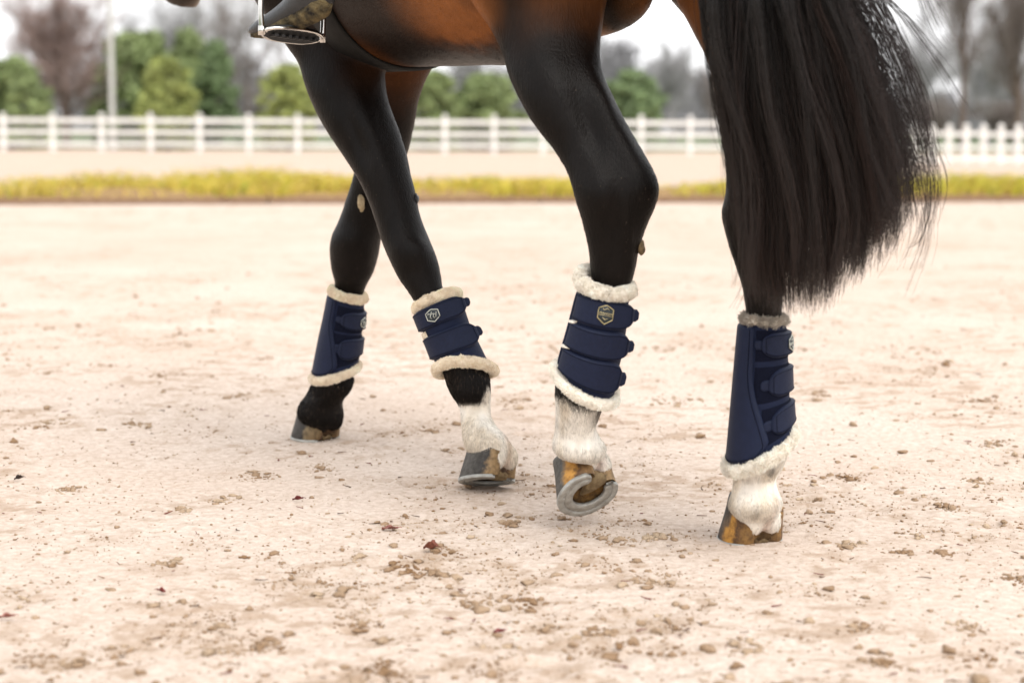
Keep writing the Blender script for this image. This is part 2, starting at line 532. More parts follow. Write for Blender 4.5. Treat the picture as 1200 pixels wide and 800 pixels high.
# the finest crumbs
qy = 1.9 * np.exp(rng.random(260000) * math.log(8 / 1.9)); qx = rng.uniform(-0.46, 0.46, 260000) * qy
qp = np.stack([qx, qy], 1); qp = qp[rng.random(len(qp)) < 0.06 + 0.26 * loose(qp)]
qs = np.clip(rng.lognormal(math.log(0.0013), 0.4, len(qp)), 0.0006, 0.004)
qz = sand_height(qp)[0]
oct_f = np.array([(0, 2, 4), (2, 1, 4), (1, 3, 4), (3, 0, 4), (2, 0, 5), (1, 2, 5), (3, 1, 5), (0, 3, 5)])
vc, fc = lumps(np.stack([qp[:, 0], qp[:, 1], qz + qs * .3], 1), qs[:, None] * rng.uniform(.7, 1.4, (len(qs), 3)) * np.array([1.2, 1.2, .7]), oct_v, oct_f, 5)
va, fa = lumps(C3[bigm], S3[bigm], ico_v, ico_f, 3)
vb, fb = lumps(C3[~bigm], S3[~bigm], ic1_v, ic1_f, 4)
M['clod'] = simple('damp_sand_clod', (0.23, 0.135, 0.07), (0.50, 0.385, 0.275), 9, 0.95, 0.1, 0.6, 350, detail=10)
cl = mesh_obj('sand_crumbs', np.concatenate([va, vb, vc]), np.concatenate([fa, fb + len(va), fc + len(va) + len(vb)]), M['clod'], None, False)
tag(cl, 'loose crumbs and clods of damp brown sand scattered on the arena', 'sand', kind='stuff')
print('clods', len(cs), len(qs))

# ---- bits of straw and root lying about
N = 420
yy = 2.1 * np.exp(rng.random(N) * math.log(8 / 2.1)); xx = rng.uniform(-0.44, 0.44, N) * yy
zz = sand_height(np.stack([xx, yy], 1))[0] + 0.003
an = rng.uniform(0, 6.28, N); ln = rng.uniform(0.006, 0.028, N)
t = np.linspace(-0.5, 0.5, 4)
bend = rng.normal(0, 0.25, N)
Pst = np.stack([xx[:, None] + np.cos(an)[:, None] * t * ln[:, None] - np.sin(an)[:, None] * (bend * ln)[:, None] * t ** 2 * 2,
                yy[:, None] + np.sin(an)[:, None] * t * ln[:, None] + np.cos(an)[:, None] * (bend * ln)[:, None] * t ** 2 * 2,
                zz[:, None] + np.zeros((N, 4)) + rng.uniform(0, 0.004, (N, 1)) * (t + 0.5)], 2)
pal = np.array([(0.10, 0.05, 0.025), (0.16, 0.09, 0.04), (0.06, 0.035, 0.02), (0.14, 0.04, 0.03)])
M['hair_plain'] = hair_mat('straw_and_fibre', rough=0.8, spec=0.2)
sb = hair_obj('straw_bits', Pst, pal[rng.integers(0, 4, N)], rng.uniform(0.0006, 0.0016, N), 0.0005, M['hair_plain'])
tag(sb, 'short dark straws and root fibres lying on the sand', 'straw', kind='stuff')

# ---- planted strip with timber edging across the arena
EL = gnd(0, 240); ER = gnd(1200, 236.5)
sd = nrm(np.array([ER[0] - EL[0], ER[1] - EL[1], 0])); sn = np.array([-sd[1], sd[0], 0])
mid = (EL + ER) / 2
M['bed'] = simple('leaf_littered_soil', (0.20, 0.12, 0.055), (0.33, 0.22, 0.10), 14, 0.95, 0.1, 0.8, 60)
HB = 15.0; DB = 2.6
mbx = MB()
nx_, ny_ = 180, 14
gv = []
for i in range(nx_):
    for j in range(ny_):
        a = -HB + 2 * HB * i / (nx_ - 1); c = DB * j / (ny_ - 1)
        gv.append(mid + sd * a + sn * (0.06 + c) + np.array([0, 0, 0.035 + 0.07 * math.sin(math.pi * j / (ny_ - 1)) + rng.uniform(0, 0.035) - (0.09 if j in (ny_ - 1,) else 0)]))
mbx.add(gv, grid_faces(nx_, ny_))
bed = mbx.build('planting_bed', M['bed'])
tag(bed, 'raised strip of red brown leaf litter crossing the arena', 'soil', kind='structure')
M['timber'] = simple('weathered_timber', (0.16, 0.09, 0.055), (0.27, 0.18, 0.12), 5, 0.85, 0.2, 0.4, 40, stretch=(1, 12, 12))
edge = empty('timber_edging', mid, 'low brown timber boards edging the planted strip', 'edging')
nb = 10
for k in range(nb):
    a = -HB + 2 * HB * (k + 0.5) / nb
    mb_ = MB(); mb_.add(*box(mid + sd * a + np.array([0, 0, 0.02 + 0.01 * rng.random()]), HB / nb - 0.012, 0.03, 0.04, sd, 0.006))
    mb_.build('board', M['timber'], edge, False)

# yellow-green ornamental grass on it
N = 30000
a = rng.uniform(-HB, HB, N); c = rng.uniform(0.22, DB - 0.25, N)
cl_ = fbm(np.stack([a, c], 1), 0.9, 3, 61); cl2 = fbm(np.stack([a, c], 1), 0.35, 2, 62)
keep = rng.random(N) < sstep(0.36, 0.58, cl_) * 0.95 + 0.05
a, c, cl_, cl2 = a[keep], c[keep], cl_[keep], cl2[keep]; N = len(a)
hgt = (0.03 + 0.36 * cl_ ** 1.3) * rng.uniform(0.5, 1.4, N)
ln = rng.normal(0, 0.5, (N, 2))
root = mid[None] + sd[None] * a[:, None] + sn[None] * c[:, None] + np.array([0, 0, 0.06])
t = np.linspace(0, 1, 4)
Pg = root[:, None] + hgt[:, None, None] * (np.array([0, 0, 1.0])[None, None] * (t - 0.25 * t ** 2)[None, :, None]
     + np.stack([ln[:, 0:1] * t ** 2, ln[:, 1:2] * t ** 2, 0 * ln[:, 0:1] * t], 2))
gc = np.array([(0.52, 0.46, 0.06), (0.60, 0.48, 0.09), (0.32, 0.35, 0.05), (0.62, 0.47, 0.14), (0.42, 0.27, 0.08)])
w_ = np.clip(cl2 * 1.6 - 0.3 + rng.normal(0, 0.25, N), 0, 0.999)
cols = gc[np.where(rng.random(N) < 0.55, np.where(w_ > 0.5, 0, 1), rng.integers(0, 5, N))] * rng.uniform(0.75, 1.1, (N, 1))
gr = hair_obj('strip_grass', Pg, cols, rng.uniform(0.006, 0.011, N), 0.002, M['hair_plain'])
tag(gr, 'yellow green tufted grass filling the planted strip', 'grass', kind='stuff')


# ---- white fences
def fence(name, label, group, u_list, d_of_u, hgt, rail_z, post_hw=0.07, rail_h=0.075):
    f = empty(name, at(u_list[0], 160, d_of_u(u_list[0])) * np.array([1, 1, 0]), label, 'fence', group)
    pp = []
    for u in u_list:
        d = d_of_u(u); p = at(u, 150, d); pp.append(np.array([p[0], p[1], 0]))
    ax = pp[-1] - pp[0]
    for p in pp:
        mb_ = MB(); h_ = hgt * rng.uniform(0.985, 1.015)
        mb_.add(*box(p + np.array([0, 0, h_ / 2 - 0.05]), post_hw, post_hw, h_ / 2 + 0.05, ax, 0.012))
        po = mb_.build('post', M['white_paint'], f, False)
        mc = MB(); t_ = p + np.array([0, 0, h_])
        w = post_hw * 1.25
        axn = nrm(np.array([ax[0], ax[1], 0])); ayn = np.array([-axn[1], axn[0], 0])
        v = [t_ + axn * sx_ * w + ayn * sy_ * w for (sx_, sy_) in ((-1, -1), (1, -1), (1, 1), (-1, 1))]
        v += [q + np.array([0, 0, 0.03]) for q in v] + [t_ + np.array([0, 0, 0.09])]
        mc.add(v, [(3, 2, 1, 0), (0, 1, 5, 4), (1, 2, 6, 5), (2, 3, 7, 6), (3, 0, 4, 7), (4, 5, 8), (5, 6, 8), (6, 7, 8), (7, 4, 8)])
        mc.build('post_cap', M['white_paint'], po, False)
    for a_, b_ in zip(pp[:-1], pp[1:]):
        for z in rail_z:
            mb_ = MB(); L_ = np.linalg.norm(b_ - a_) / 2
            mb_.add(*box((a_ + b_) / 2 + np.array([0, 0, z + rng.normal(0, 0.006)]), L_ - post_hw * 0.92, 0.022, rail_h, b_ - a_, 0.006))
            mb_.build('rail', M['white_paint'], f, False)
    return f


us = [4 + 57.5 * k for k in range(-15, 17)]
fence('rail_fence', 'long white three rail fence running along the far side of the arena', None, us, lambda u: 61.0 - 0.002 * u, 1.22, (0.28, 0.66, 1.04))
us = [950 + 20.3 * k for k in range(0, 30)]
fence('picket_fence', 'white fence with closely set posts standing behind the tail', None, us, lambda u: 46.0, 0.93, (0.12, 0.42, 0.76), 0.06, 0.055)


# ---- foliage and trees
def leaf_mat(name, c1, c2):
    m, nt, b = mat(name)
    a = nt.nodes.new('ShaderNodeAttribute'); a.attribute_name = 'Col'
    nt.links.new(a.outputs['Color'], b.inputs['Base Color'])
    b.inputs['Roughness'].default_value = 0.6; b.inputs['Specular IOR Level'].default_value = 0.3
    return m


M['leaf'] = leaf_mat('evergreen_foliage', 0, 0)
M['bark'] = simple('grey_brown_bark', (0.12, 0.09, 0.075), (0.18, 0.14, 0.12), 8, 0.9, 0.1, 0.6, 40)
M['bark_mauve'] = simple('mauve_brown_twigs', (0.17, 0.12, 0.10), (0.22, 0.155, 0.135), 4, 0.9, 0.1, 0.3, 40)
M['bark_far'] = simple('hazed_far_bark', (0.27, 0.26, 0.265), (0.34, 0.325, 0.32), 3, 0.9, 0.1, 0.3, 20)  # far bark paled: distance haze put into the colour


def evergreen(name, label, u, top_v, half_px, d, col, seed, group, shape='round', n=15000):
    rg = np.random.default_rng(seed)
    base = at(u, 150, d); base[2] = 0
    htop = at(u, top_v, d)[2]; rad = half_px * d / F
    t = empty(name, base, label, 'tree', group)
    trunk_pts = [base + np.array([0, 0, -0.1]), base + np.array([0.02, 0, htop * 0.4]), base + np.array([0, 0, htop * 0.85])]
    mb_ = MB(); mb_.add(*tube(catmull(trunk_pts, 4), np.linspace(rad * 0.1, rad * 0.025, 9), 8))
    for k in range(26):
        z = htop * rg.uniform(0.12, 0.85); a_ = rg.uniform(0, 6.28)
        r_ = rad * 0.75 * (1 - 0.6 * z / htop)
        p0 = base + np.array([0, 0, z]); p1 = p0 + np.array([math.cos(a_) * r_, math.sin(a_) * r_, r_ * 0.35])
        mb_.add(*tube([p0, (p0 + p1) / 2 + np.array([0, 0, 0.03]), p1], [rad * 0.03, rad * 0.02, rad * 0.006], 5))
    mb_.build('trunk', M['bark'], t)
    # clumps of leaves through the crown's volume
    nc = 190
    zc = rg.uniform(0.04, 0.97, nc); a_ = rg.uniform(0, 6.28, nc)
    if shape == 'round':
        prof = np.sqrt(np.clip(1 - ((zc - 0.42) / 0.56) ** 2, 0.015, 1))
    else:
        prof = np.clip((1 - zc) ** 0.62 * 1.12, 0.04, 1) * np.clip(zc * 6 + 0.5, 0, 1)
    q = np.sqrt(rg.random(nc)) * prof * rad * rg.uniform(0.82, 1.1, nc)
    cc = base + np.stack([np.cos(a_) * q, np.sin(a_) * q, zc * htop], 1)
    cr = rad * rg.uniform(0.14, 0.27, nc); cb = rg.uniform(0.7, 1.25, nc)
    k = rg.integers(0, nc, n)
    dirv = nrm(rg.normal(size=(n, 3))); P = cc[k] + dirv * (cr[k] * rg.random(n) ** 0.4)[:, None] * np.array([1, 1, 0.8])
    P[:, 2] = np.maximum(P[:, 2], 0.05)
    sz = rad * 0.07 * rg.uniform(0.6, 1.3, n)
    e1 = nrm(rg.normal(size=(n, 3))); e2 = nrm(np.cross(e1, dirv + 0.7 * rg.normal(size=(n, 3))))
    V = np.stack([P - e1 * sz[:, None], P + e2 * sz[:, None] * 0.5, P + e1 * sz[:, None] * 1.2, P - e2 * sz[:, None] * 0.5], 1).reshape(-1, 3)
    cr_ = mesh_obj('crown', V, np.arange(4 * n).reshape(-1, 4), M['leaf'], t, False)
    c = np.array(col)[None] * (cb[k] * rg.uniform(0.75, 1.25, n))[:, None] * np.array([1, 1, 1])[None]
    c4 = np.repeat(np.concatenate([c, np.ones((n, 1))], 1), 4, 0).astype(np.float32)
    ca = cr_.data.attributes.new('Col', 'FLOAT_COLOR', 'POINT'); ca.data.foreach_set('color', c4.ravel())
    return t


def bare_tree(name, label, u, top_v, spread_px, d, seed, group, material, tint, trunk_r=None, upright=0.5, bole=.28, dens=1.0, oval=.55):
    """trunk and limbs as mesh, twigs as fine curves; the crown fills an oval of the measured size"""
    rg = np.random.default_rng(seed)
    base = at(u, 150, d); base[2] = -0.1
    H_ = at(u, top_v, d)[2]; sp = spread_px * d / F
    t = empty(name, base * np.array([1, 1, 0]), label, 'tree', group)
    tr, br = MB(), MB(); tw = []
    r0 = trunk_r or H_ * 0.022
    zc = H_ * (bole + (1 - bole) * oval); zr = np.array([H_ * (1 - bole) * oval, H_ * (1 - bole) * (1 - oval)])

    def inside(p):
        q = p - base; z = q[2] - zc
        return (q[0] / sp) ** 2 + (q[1] / sp) ** 2 + (z / (zr[1] if z > 0 else zr[0])) ** 2

    def path(p, dr, ln, k, wig):
        pts_ = [p]; dd = dr
        for i in range(k):
            dd = nrm(dd + rg.normal(0, wig, 3) + np.array([0, 0, .06])); pts_.append(pts_[-1] + dd * ln / k)
        return np.array(pts_), dd
    tp, dd = path(base, np.array([0, 0, 1.0]), H_ * (bole + .32), 8, .05)
    tr.add(*tube(tp, np.linspace(r0, r0 * .4, 9), 8))
    limbs = []
    for k in range(int(15 * dens)):
        f_ = rg.uniform(bole / (bole + .32) * .8, 1.0) * 7.9; i = int(f_); q = tp[i] + (tp[i + 1] - tp[i]) * (f_ - i)
        a_ = rg.uniform(0, 6.28)
        nd = nrm(np.array([math.cos(a_), math.sin(a_), 0]) * (1.15 - upright) + np.array([0, 0, upright + rg.uniform(0, .35)]))
        ln = H_ * rg.uniform(.28, .42)
        lp_, _ = path(q, nd, ln, 6, .12); lp_ = lp_[[True] + [inside(x) < 1.05 for x in lp_[1:]]]
        if len(lp_) < 3: continue
        br.add(*tube(lp_, np.linspace(r0 * .34, r0 * .1, len(lp_)), 5)); limbs.append(lp_)
    subs = []
    for lp_ in limbs:
        for k in range(int(11 * dens)):
            f_ = rg.uniform(.15, .999) * (len(lp_) - 1); i = int(f_); q = lp_[i] + (lp_[i + 1] - lp_[i]) * (f_ - i)
            dv_ = nrm(lp_[i + 1] - lp_[i]); nd = nrm(dv_ * .55 + nrm(rg.normal(size=3)) * .75 + np.array([0, 0, upright * .6]))
            pt_, _ = path(q, nd, H_ * rg.uniform(.10, .22), 4, .16)
            if inside(pt_[-1]) > 1.1: continue
            br.add(*tube(pt_, np.linspace(r0 * .10, r0 * .035, 5), 3, cap=False)); subs.append(pt_)
    for pt_ in subs:
        for k in range(int(26 * dens)):
            f_ = rg.uniform(.1, .999) * 4; i = int(f_); q = pt_[i] + (pt_[i + 1] - pt_[i]) * (f_ - i)
            dv_ = nrm(pt_[i + 1] - pt_[i]); nd = nrm(dv_ * .6 + nrm(rg.normal(size=3)) * .8 + np.array([0, 0, upright * .5]))
            p2_, _ = path(q, nd, H_ * rg.uniform(.04, .11), 3, .2)
            tw.append(p2_)
    tr.build('trunk', material, t); br.build('limbs', material, t)
    tw = np.array(tw); cols = np.array(tint)[None] * rg.uniform(.7, 1.3, (len(tw), 1))
    h = hair_obj('twigs', tw, cols, np.full(len(tw), max(.006, r0 * .03)), .003, M['hair_plain'], t); h['kind'] = 'stuff'
    return t


GE = 'evergreen shrubs and trees beyond the fence'
G1, G2, G3 = (0.22, 0.275, 0.115), (0.30, 0.34, 0.11), (0.17, 0.235, 0.11)
evergreen('evergreen_shrub', 'broad rounded green shrub beside the mauve bare tree', 12, 72, 50, 67, G1, 1, GE)
evergreen('evergreen_tree', 'tall dark green tree standing right behind the pale lamp pole', 165, 40, 60, 80, G1, 2, GE, 'round')
evergreen('evergreen_tree', 'tall green conifer behind the bright yellow green shrub', 222, 36, 48, 84, G1, 3, GE, 'cone', 13000)
evergreen('evergreen_tree', 'dark green tree sloping down on the far side of the bright shrub', 254, 48, 34, 82, G3, 4, GE, 'cone', 12000)
evergreen('evergreen_shrub', 'bright yellow green cone shaped shrub just behind the fence', 196, 68, 36, 66, G2, 5, GE, 'round')
evergreen('evergreen_shrub', 'yellow green shrub showing in front of the near foreleg', 338, 76, 36, 68, G2, 6, GE)
evergreen('evergreen_shrub', 'green shrub seen under the belly right behind the forelegs', 508, 82, 34, 68, G1, 7, GE)
evergreen('evergreen_shrub', 'wide green shrub seen under the belly before the raised hind leg', 572, 88, 44, 70, G1, 8, GE)
evergreen('evergreen_shrub', 'rounded dark green shrub seen between the two hind legs', 738, 84, 40, 69, G3, 9, GE)
GB = 'bare trees beyond the fence'
MV, GY, PL = (.20, .135, .12), (.21, .18, .165), (.36, .35, .36)  # PL: twig tint of the far trees, with haze mixed in
bare_tree('bare_tree', 'dense mauve brown round headed bare tree by the lamp pole', 77, -50, 84, 78, 11, GB, M['bark_mauve'], (.30, .22, .20), .20, .42, .18, 1.3, .5)
bare_tree('bare_tree', 'thin grey bare tree between the conifers and the stirrup', 290, -70, 70, 92, 12, GB, M['bark'], GY, .13, .45, .12, .9)
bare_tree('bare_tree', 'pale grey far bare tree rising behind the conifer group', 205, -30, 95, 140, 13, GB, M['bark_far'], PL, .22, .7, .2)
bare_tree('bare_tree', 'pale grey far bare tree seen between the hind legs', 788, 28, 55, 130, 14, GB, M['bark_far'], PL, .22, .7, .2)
bare_tree('bare_tree', 'slender brownish bare tree near the raised hock', 838, 60, 40, 95, 15, GB, M['bark'], GY, .09, .9, .15, .7)
bare_tree('bare_tree', 'tall grey forked bare tree beyond the tail wisps', 1128, -110, 95, 84, 16, GB, M['bark'], GY, .20, 1.0, .2, .8)
bare_tree('bare_tree', 'thick brown bare tree leaning out beyond the close set fence', 1192, -70, 70, 80, 17, GB, M['bark'], GY, .24, .8, .2, .9)
bare_tree('bare_tree', 'low tangled bare thicket tree behind the close set posts', 1095, 78, 60, 96, 18, GB, M['bark_mauve'], GY, .10, .4, .02, 1.1, .6)
bare_tree('bare_tree', 'low spreading bare tree under the brown leaning one', 1175, 82, 75, 100, 19, GB, M['bark_mauve'], GY, .10, .4, .02, 1.2, .6)
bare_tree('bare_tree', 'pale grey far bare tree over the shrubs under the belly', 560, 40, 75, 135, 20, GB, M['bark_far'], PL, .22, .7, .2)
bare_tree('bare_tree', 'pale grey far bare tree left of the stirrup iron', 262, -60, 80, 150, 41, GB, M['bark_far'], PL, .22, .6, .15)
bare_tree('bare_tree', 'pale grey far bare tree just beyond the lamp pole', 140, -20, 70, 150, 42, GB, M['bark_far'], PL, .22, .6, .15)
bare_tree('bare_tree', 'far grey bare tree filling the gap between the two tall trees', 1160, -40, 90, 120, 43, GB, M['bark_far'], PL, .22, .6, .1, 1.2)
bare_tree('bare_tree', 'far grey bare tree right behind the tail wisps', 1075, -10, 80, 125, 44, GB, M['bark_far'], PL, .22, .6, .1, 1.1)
# the wood along the horizon as one pale mass, haze put into its colour
rg = np.random.default_rng(77); Pw_, Cw_ = [], []
for k in range(290):
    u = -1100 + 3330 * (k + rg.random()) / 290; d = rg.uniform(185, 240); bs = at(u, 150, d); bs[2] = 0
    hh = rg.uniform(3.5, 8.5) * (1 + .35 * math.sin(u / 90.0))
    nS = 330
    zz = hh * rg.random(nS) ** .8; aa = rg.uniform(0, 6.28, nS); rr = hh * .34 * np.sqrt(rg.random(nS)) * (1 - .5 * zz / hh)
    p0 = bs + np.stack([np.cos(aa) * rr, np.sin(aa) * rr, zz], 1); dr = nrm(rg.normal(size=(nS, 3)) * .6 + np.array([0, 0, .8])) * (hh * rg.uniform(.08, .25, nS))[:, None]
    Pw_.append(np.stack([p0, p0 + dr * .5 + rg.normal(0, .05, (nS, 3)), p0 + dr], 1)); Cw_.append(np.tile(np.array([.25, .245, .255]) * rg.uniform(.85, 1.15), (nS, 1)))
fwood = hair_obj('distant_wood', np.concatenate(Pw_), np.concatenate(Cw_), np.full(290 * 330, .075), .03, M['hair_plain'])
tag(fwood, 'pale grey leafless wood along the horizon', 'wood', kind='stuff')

# pale lamp pole
pb = at(132, 150, 66); pb[2] = 0
lp = empty('lamp_pole', pb, 'tall pale grey lamp pole standing behind the rail fence', 'pole')
M['pole'] = simple('galvanised_pole', (0.5, 0.5, 0.48), (0.42, 0.42, 0.4), 3, 0.5, 0.4)
mb_ = MB(); mb_.add(*tube([pb + np.array([0, 0, z]) for z in np.linspace(-0.1, 7.5, 8)], np.linspace(0.12, 0.075, 8), 14)); mb_.build('shaft', M['pole'], lp)
mb_ = MB(); mb_.add(*box(pb + np.array([0, 0, 0.01]), 0.2, 0.2, 0.02)); mb_.add(*tube([pb + np.array([0, 0, 0.03]), pb + np.array([0, 0, 0.35])], [0.15, 0.14], 14)); mb_.build('base', M['pole'], lp, False)
mb_ = MB(); mb_.add(*tube([pb + np.array([0, 0, 7.5]), pb + np.array([0.3, 0, 7.75]), pb + np.array([0.9, 0, 7.85])], [0.05, 0.045, 0.04], 10)); mb_.build('arm', M['pole'], lp)
mb_ = MB(); mb_.add(*box(pb + np.array([1.15, 0, 7.84]), 0.32, 0.13, 0.06, (1, 0, 0), 0.03)); mb_.build('lamp_head', M['pole'], lp)

# ================================================================== THE HORSE
HD = np.array([-0.634, 0.773, 0.0]); LD = np.array([-0.773, -0.634, 0.0]); UP = np.array([0, 0, 1.0])
HO = np.array([0.27, 3.60, 0.0])                     # under the hips, on the midline


def body_pt(a, lat, z):
    return HO + HD * a + LD * lat + UP * z


class Surf:
    """a limb-like surface through rings (left edge u,v, right edge u,v, distance, depth ratio)"""
    def __init__(self, rings, sub=5):
        A = catmull(np.array(rings, float), sub)
        Lp = np.array([at(r[0], r[1], r[4]) for r in A]); Rp = np.array([at(r[2], r[3], r[4]) for r in A])
        self.C = (Lp + Rp) / 2; d = Rp - Lp
        self.a = np.linalg.norm(d, axis=1) / 2; self.e1 = nrm(d)
        self.T = nrm(np.gradient(self.C, axis=0))
        e2 = nrm(np.cross(self.T, self.e1))
        sg = np.sign(((CPOS - self.C) * e2).sum(1)); self.e2 = e2 * sg[:, None]
        self.b = self.a * A[:, 5]
        self.n = len(A)
        self.len = np.linalg.norm(np.diff(self.C, axis=0), axis=1).sum()

    def mesh(self, m=40):
        th = np.linspace(0, 2 * np.pi, m, endpoint=False)
        V = self.C[:, None] + (self.a[:, None] * np.cos(th))[:, :, None] * self.e1[:, None] + (self.b[:, None] * np.sin(th))[:, :, None] * self.e2[:, None]
        f = grid_faces(self.n, m, False, True)
        f.append(tuple(range(m))); f.append(tuple((self.n - 1) * m + i for i in range(m)))
        return V.reshape(-1, 3), f

    def pt(self, th, t, off=0.0, axo=0.0):
        th, t, off, axo = np.broadcast_arrays(np.asarray(th, float), np.asarray(t, float), np.asarray(off, float), np.asarray(axo, float))
        x = np.clip(t, 0, 1) * (self.n - 1); i = np.clip(x.astype(int), 0, self.n - 2); f = (x - i)[..., None]

        def L(q): return q[i] * (1 - f) + q[i + 1] * f
        a = L(self.a[:, None])[..., 0]; b = L(self.b[:, None])[..., 0]
        C = L(self.C) + L(self.T) * ((t - np.clip(t, 0, 1)) * self.len + axo)[..., None]
        return C + ((a + off) * np.cos(th))[..., None] * L(self.e1) + ((b + off) * np.sin(th))[..., None] * L(self.e2)

    def frame(self, t):
        i = int(np.clip(t, 0, 1) * (self.n - 1))
        return self.e1[i], self.e2[i], self.T[i]


LF = Surf([(330, -230, 440, -230, 4.46, .3), (285, -170, 465, -170, 4.38, .4), (258, -110, 478, -110, 4.32, .45), (275, -50, 470, -50, 4.30, .45), (302, 5, 462, 5, 4.29, .48), (330, 47, 455, 50, 4.27, .52),
           (349, 74, 452, 84, 4.25, .56), (356, 98, 453, 104, 4.24, .6), (366, 123, 457, 123, 4.23, .66), (380, 150, 466, 147, 4.21, .7),
           (400, 180, 477, 180, 4.19, .74), (415, 203, 482, 205, 4.17, .8), (427, 226, 488, 228, 4.16, .86), (437, 252, 493, 253, 4.15, .92),
           (447, 283, 504, 281, 4.14, .95), (456, 305, 512, 301, 4.12, .92), (467, 327, 517, 320, 4.11, .85), (481, 347, 520, 338, 4.10, .85),
           (497, 378, 537, 362, 4.09, .9), (508, 405, 548, 388, 4.08, .9), (517, 430, 560, 412, 4.07, .95), (523, 450, 572, 435, 4.07, .95),
           (529, 463, 575, 455, 4.06, .95), (537, 475, 575, 472, 4.06, .92), (540, 490, 576, 488, 4.05, .9), (541, 506, 583, 502, 4.03, .92),
           (543, 518, 595, 514, 4.015, .95), (547, 529, 600, 527, 4.005, .95), (556, 539, 596, 537, 4.0, .9)])
RF = Surf([(480, -170, 560, -170, 4.30, .5), (455, -110, 570, -110, 4.33, .6), (442, -60, 560, -60, 4.36, .7), (432, 10, 535, 10, 4.38, .7), (427, 60, 518, 60, 4.41, .7), (424, 90, 501, 90, 4.43, .72),
           (421, 120, 491, 118, 4.46, .75), (419, 150, 486, 146, 4.49, .78), (417, 180, 478, 180, 4.53, .8), (414, 204, 467, 206, 4.55, .85),
           (407, 228, 459, 230, 4.57, .88), (397, 257, 451, 258, 4.59, .92), (388, 277, 447, 280, 4.60, .92), (386, 294, 444, 299, 4.61, .9),
           (388, 315, 438, 319, 4.62, .88), (392, 333, 428, 339, 4.63, .9), (388, 362, 420, 368, 4.64, .95), (381, 395, 413, 400, 4.645, .95),
           (374, 425, 411, 430, 4.65, .95), (366, 447, 415, 442, 4.65, .95), (359, 462, 412, 455, 4.66, .95), (351, 473, 402, 470, 4.665, .95),
           (348, 482, 403, 487, 4.67, .95), (352, 496, 400, 500, 4.67, .95)])
LH = Surf([(570, -330, 700, -330, 3.74, .3), (520, -260, 745, -260, 3.68, .4), (505, -180, 755, -180, 3.63, .46), (508, -120, 742, -120, 3.61, .5), (524, -60, 726, -60, 3.60, .5), (551, 0, 712, 0, 3.595, .52), (572, 30, 706, 36, 3.58, .53),
           (587, 60, 704, 64, 3.56, .54), (596, 90, 708, 88, 3.54, .54), (610, 120, 719, 113, 3.52, .53), (626, 147, 734, 143, 3.50, .52),
           (648, 175, 752, 174, 3.48, .5), (663, 200, 767, 201, 3.46, .5), (670, 222, 773, 222, 3.45, .53), (675, 240, 769, 242, 3.45, .58),
           (682, 263, 759, 264, 3.455, .64), (688, 288, 750, 291, 3.46, .72), (691, 312, 745, 317, 3.465, .8), (692, 330, 739, 335, 3.47, .85),
           (684, 370, 726, 380, 3.49, .92), (675, 400, 716, 412, 3.50, .95), (665, 426, 708, 443, 3.51, .95), (651, 446, 709, 468, 3.53, .95),
           (650, 463, 703, 488, 3.535, .95), (651, 486, 698, 502, 3.54, .92), (650, 505, 703, 513, 3.55, .92), (647, 520, 711, 524, 3.555, .92),
           (652, 532, 706, 536, 3.56, .85), (664, 540, 696, 544, 3.56, .7)])
RH = Surf([(790, -300, 900, -300, 3.62, .4), (745, -220, 950, -220, 3.61, .5), (748, -130, 965, -130, 3.60, .55), (770, -60, 955, -60, 3.59, .58), (792, 0, 945, 0, 3.57, .62), (808, 28, 941, 28, 3.56, .66),
           (827, 66, 936, 66, 3.53, .7), (836, 105, 932, 105, 3.51, .72), (844, 152, 932, 150, 3.48, .72), (850, 195, 934, 192, 3.46, .75),
           (850, 226, 934, 224, 3.45, .8), (845, 250, 927, 250, 3.45, .82), (851, 280, 922, 280, 3.45, .82), (862, 314, 920, 314, 3.45, .85),
           (871, 345, 918, 345, 3.45, .9), (876, 400, 915, 398, 3.455, .95), (872, 450, 914, 442, 3.46, .95), (866, 490, 915, 476, 3.465, .95),
           (861, 528, 924, 512, 3.47, .95), (859, 548, 921, 536, 3.475, .95), (859, 562, 910, 560, 3.48, .92), (857, 578, 912, 574, 3.48, .92),
           (853, 590, 917, 587, 3.48, .95), (858, 602, 912, 600, 3.48, .9), (868, 611, 902, 610, 3.48, .8)])


def blob(c, r, n=12, m=18):
    """ellipsoid centre c, radii r (scalar or 3x3 rows)"""
    v = []; f = []
    rm = np.eye(3) * r if np.isscalar(r) else np.asarray(r)
    for i in range(n + 1):
        a = math.pi * i / n
        for j in range(m):
            p = 2 * math.pi * j / m
            v.append(np.asarray(c) + np.array([math.sin(a) * math.cos(p), math.sin(a) * math.sin(p), math.cos(a)]) @ rm)
    f = grid_faces(n + 1, m, False, True)
    return v, f


def loft_body(rows, m=48, sub=5):
    """rows: a, lateral, zc, half width, half height, squareness"""
    A = catmull(np.array(rows, float), sub); th = np.linspace(0, 2 * np.pi, m, endpoint=False)
    V = []
    for (a, lat, zc, hw, hh) in A:
        for q in th:
            V.append(body_pt(a, lat + hw * math.cos(q), zc + hh * math.sin(q)))
    f = grid_faces(len(A), m, False, True)
    f.append(tuple(range(m))); f.append(tuple((len(A) - 1) * m + i for i in range(m)))
    return V, f


# hoof frames: origin on the sole, columns = toe, left, up
def hoof_frame(o, f, u):
    f = nrm(f); u = np.asarray(u, float); u = nrm(u - f * (u @ f)); l = np.cross(u, f)
    return np.asarray(o, float), np.stack([f, l, u])


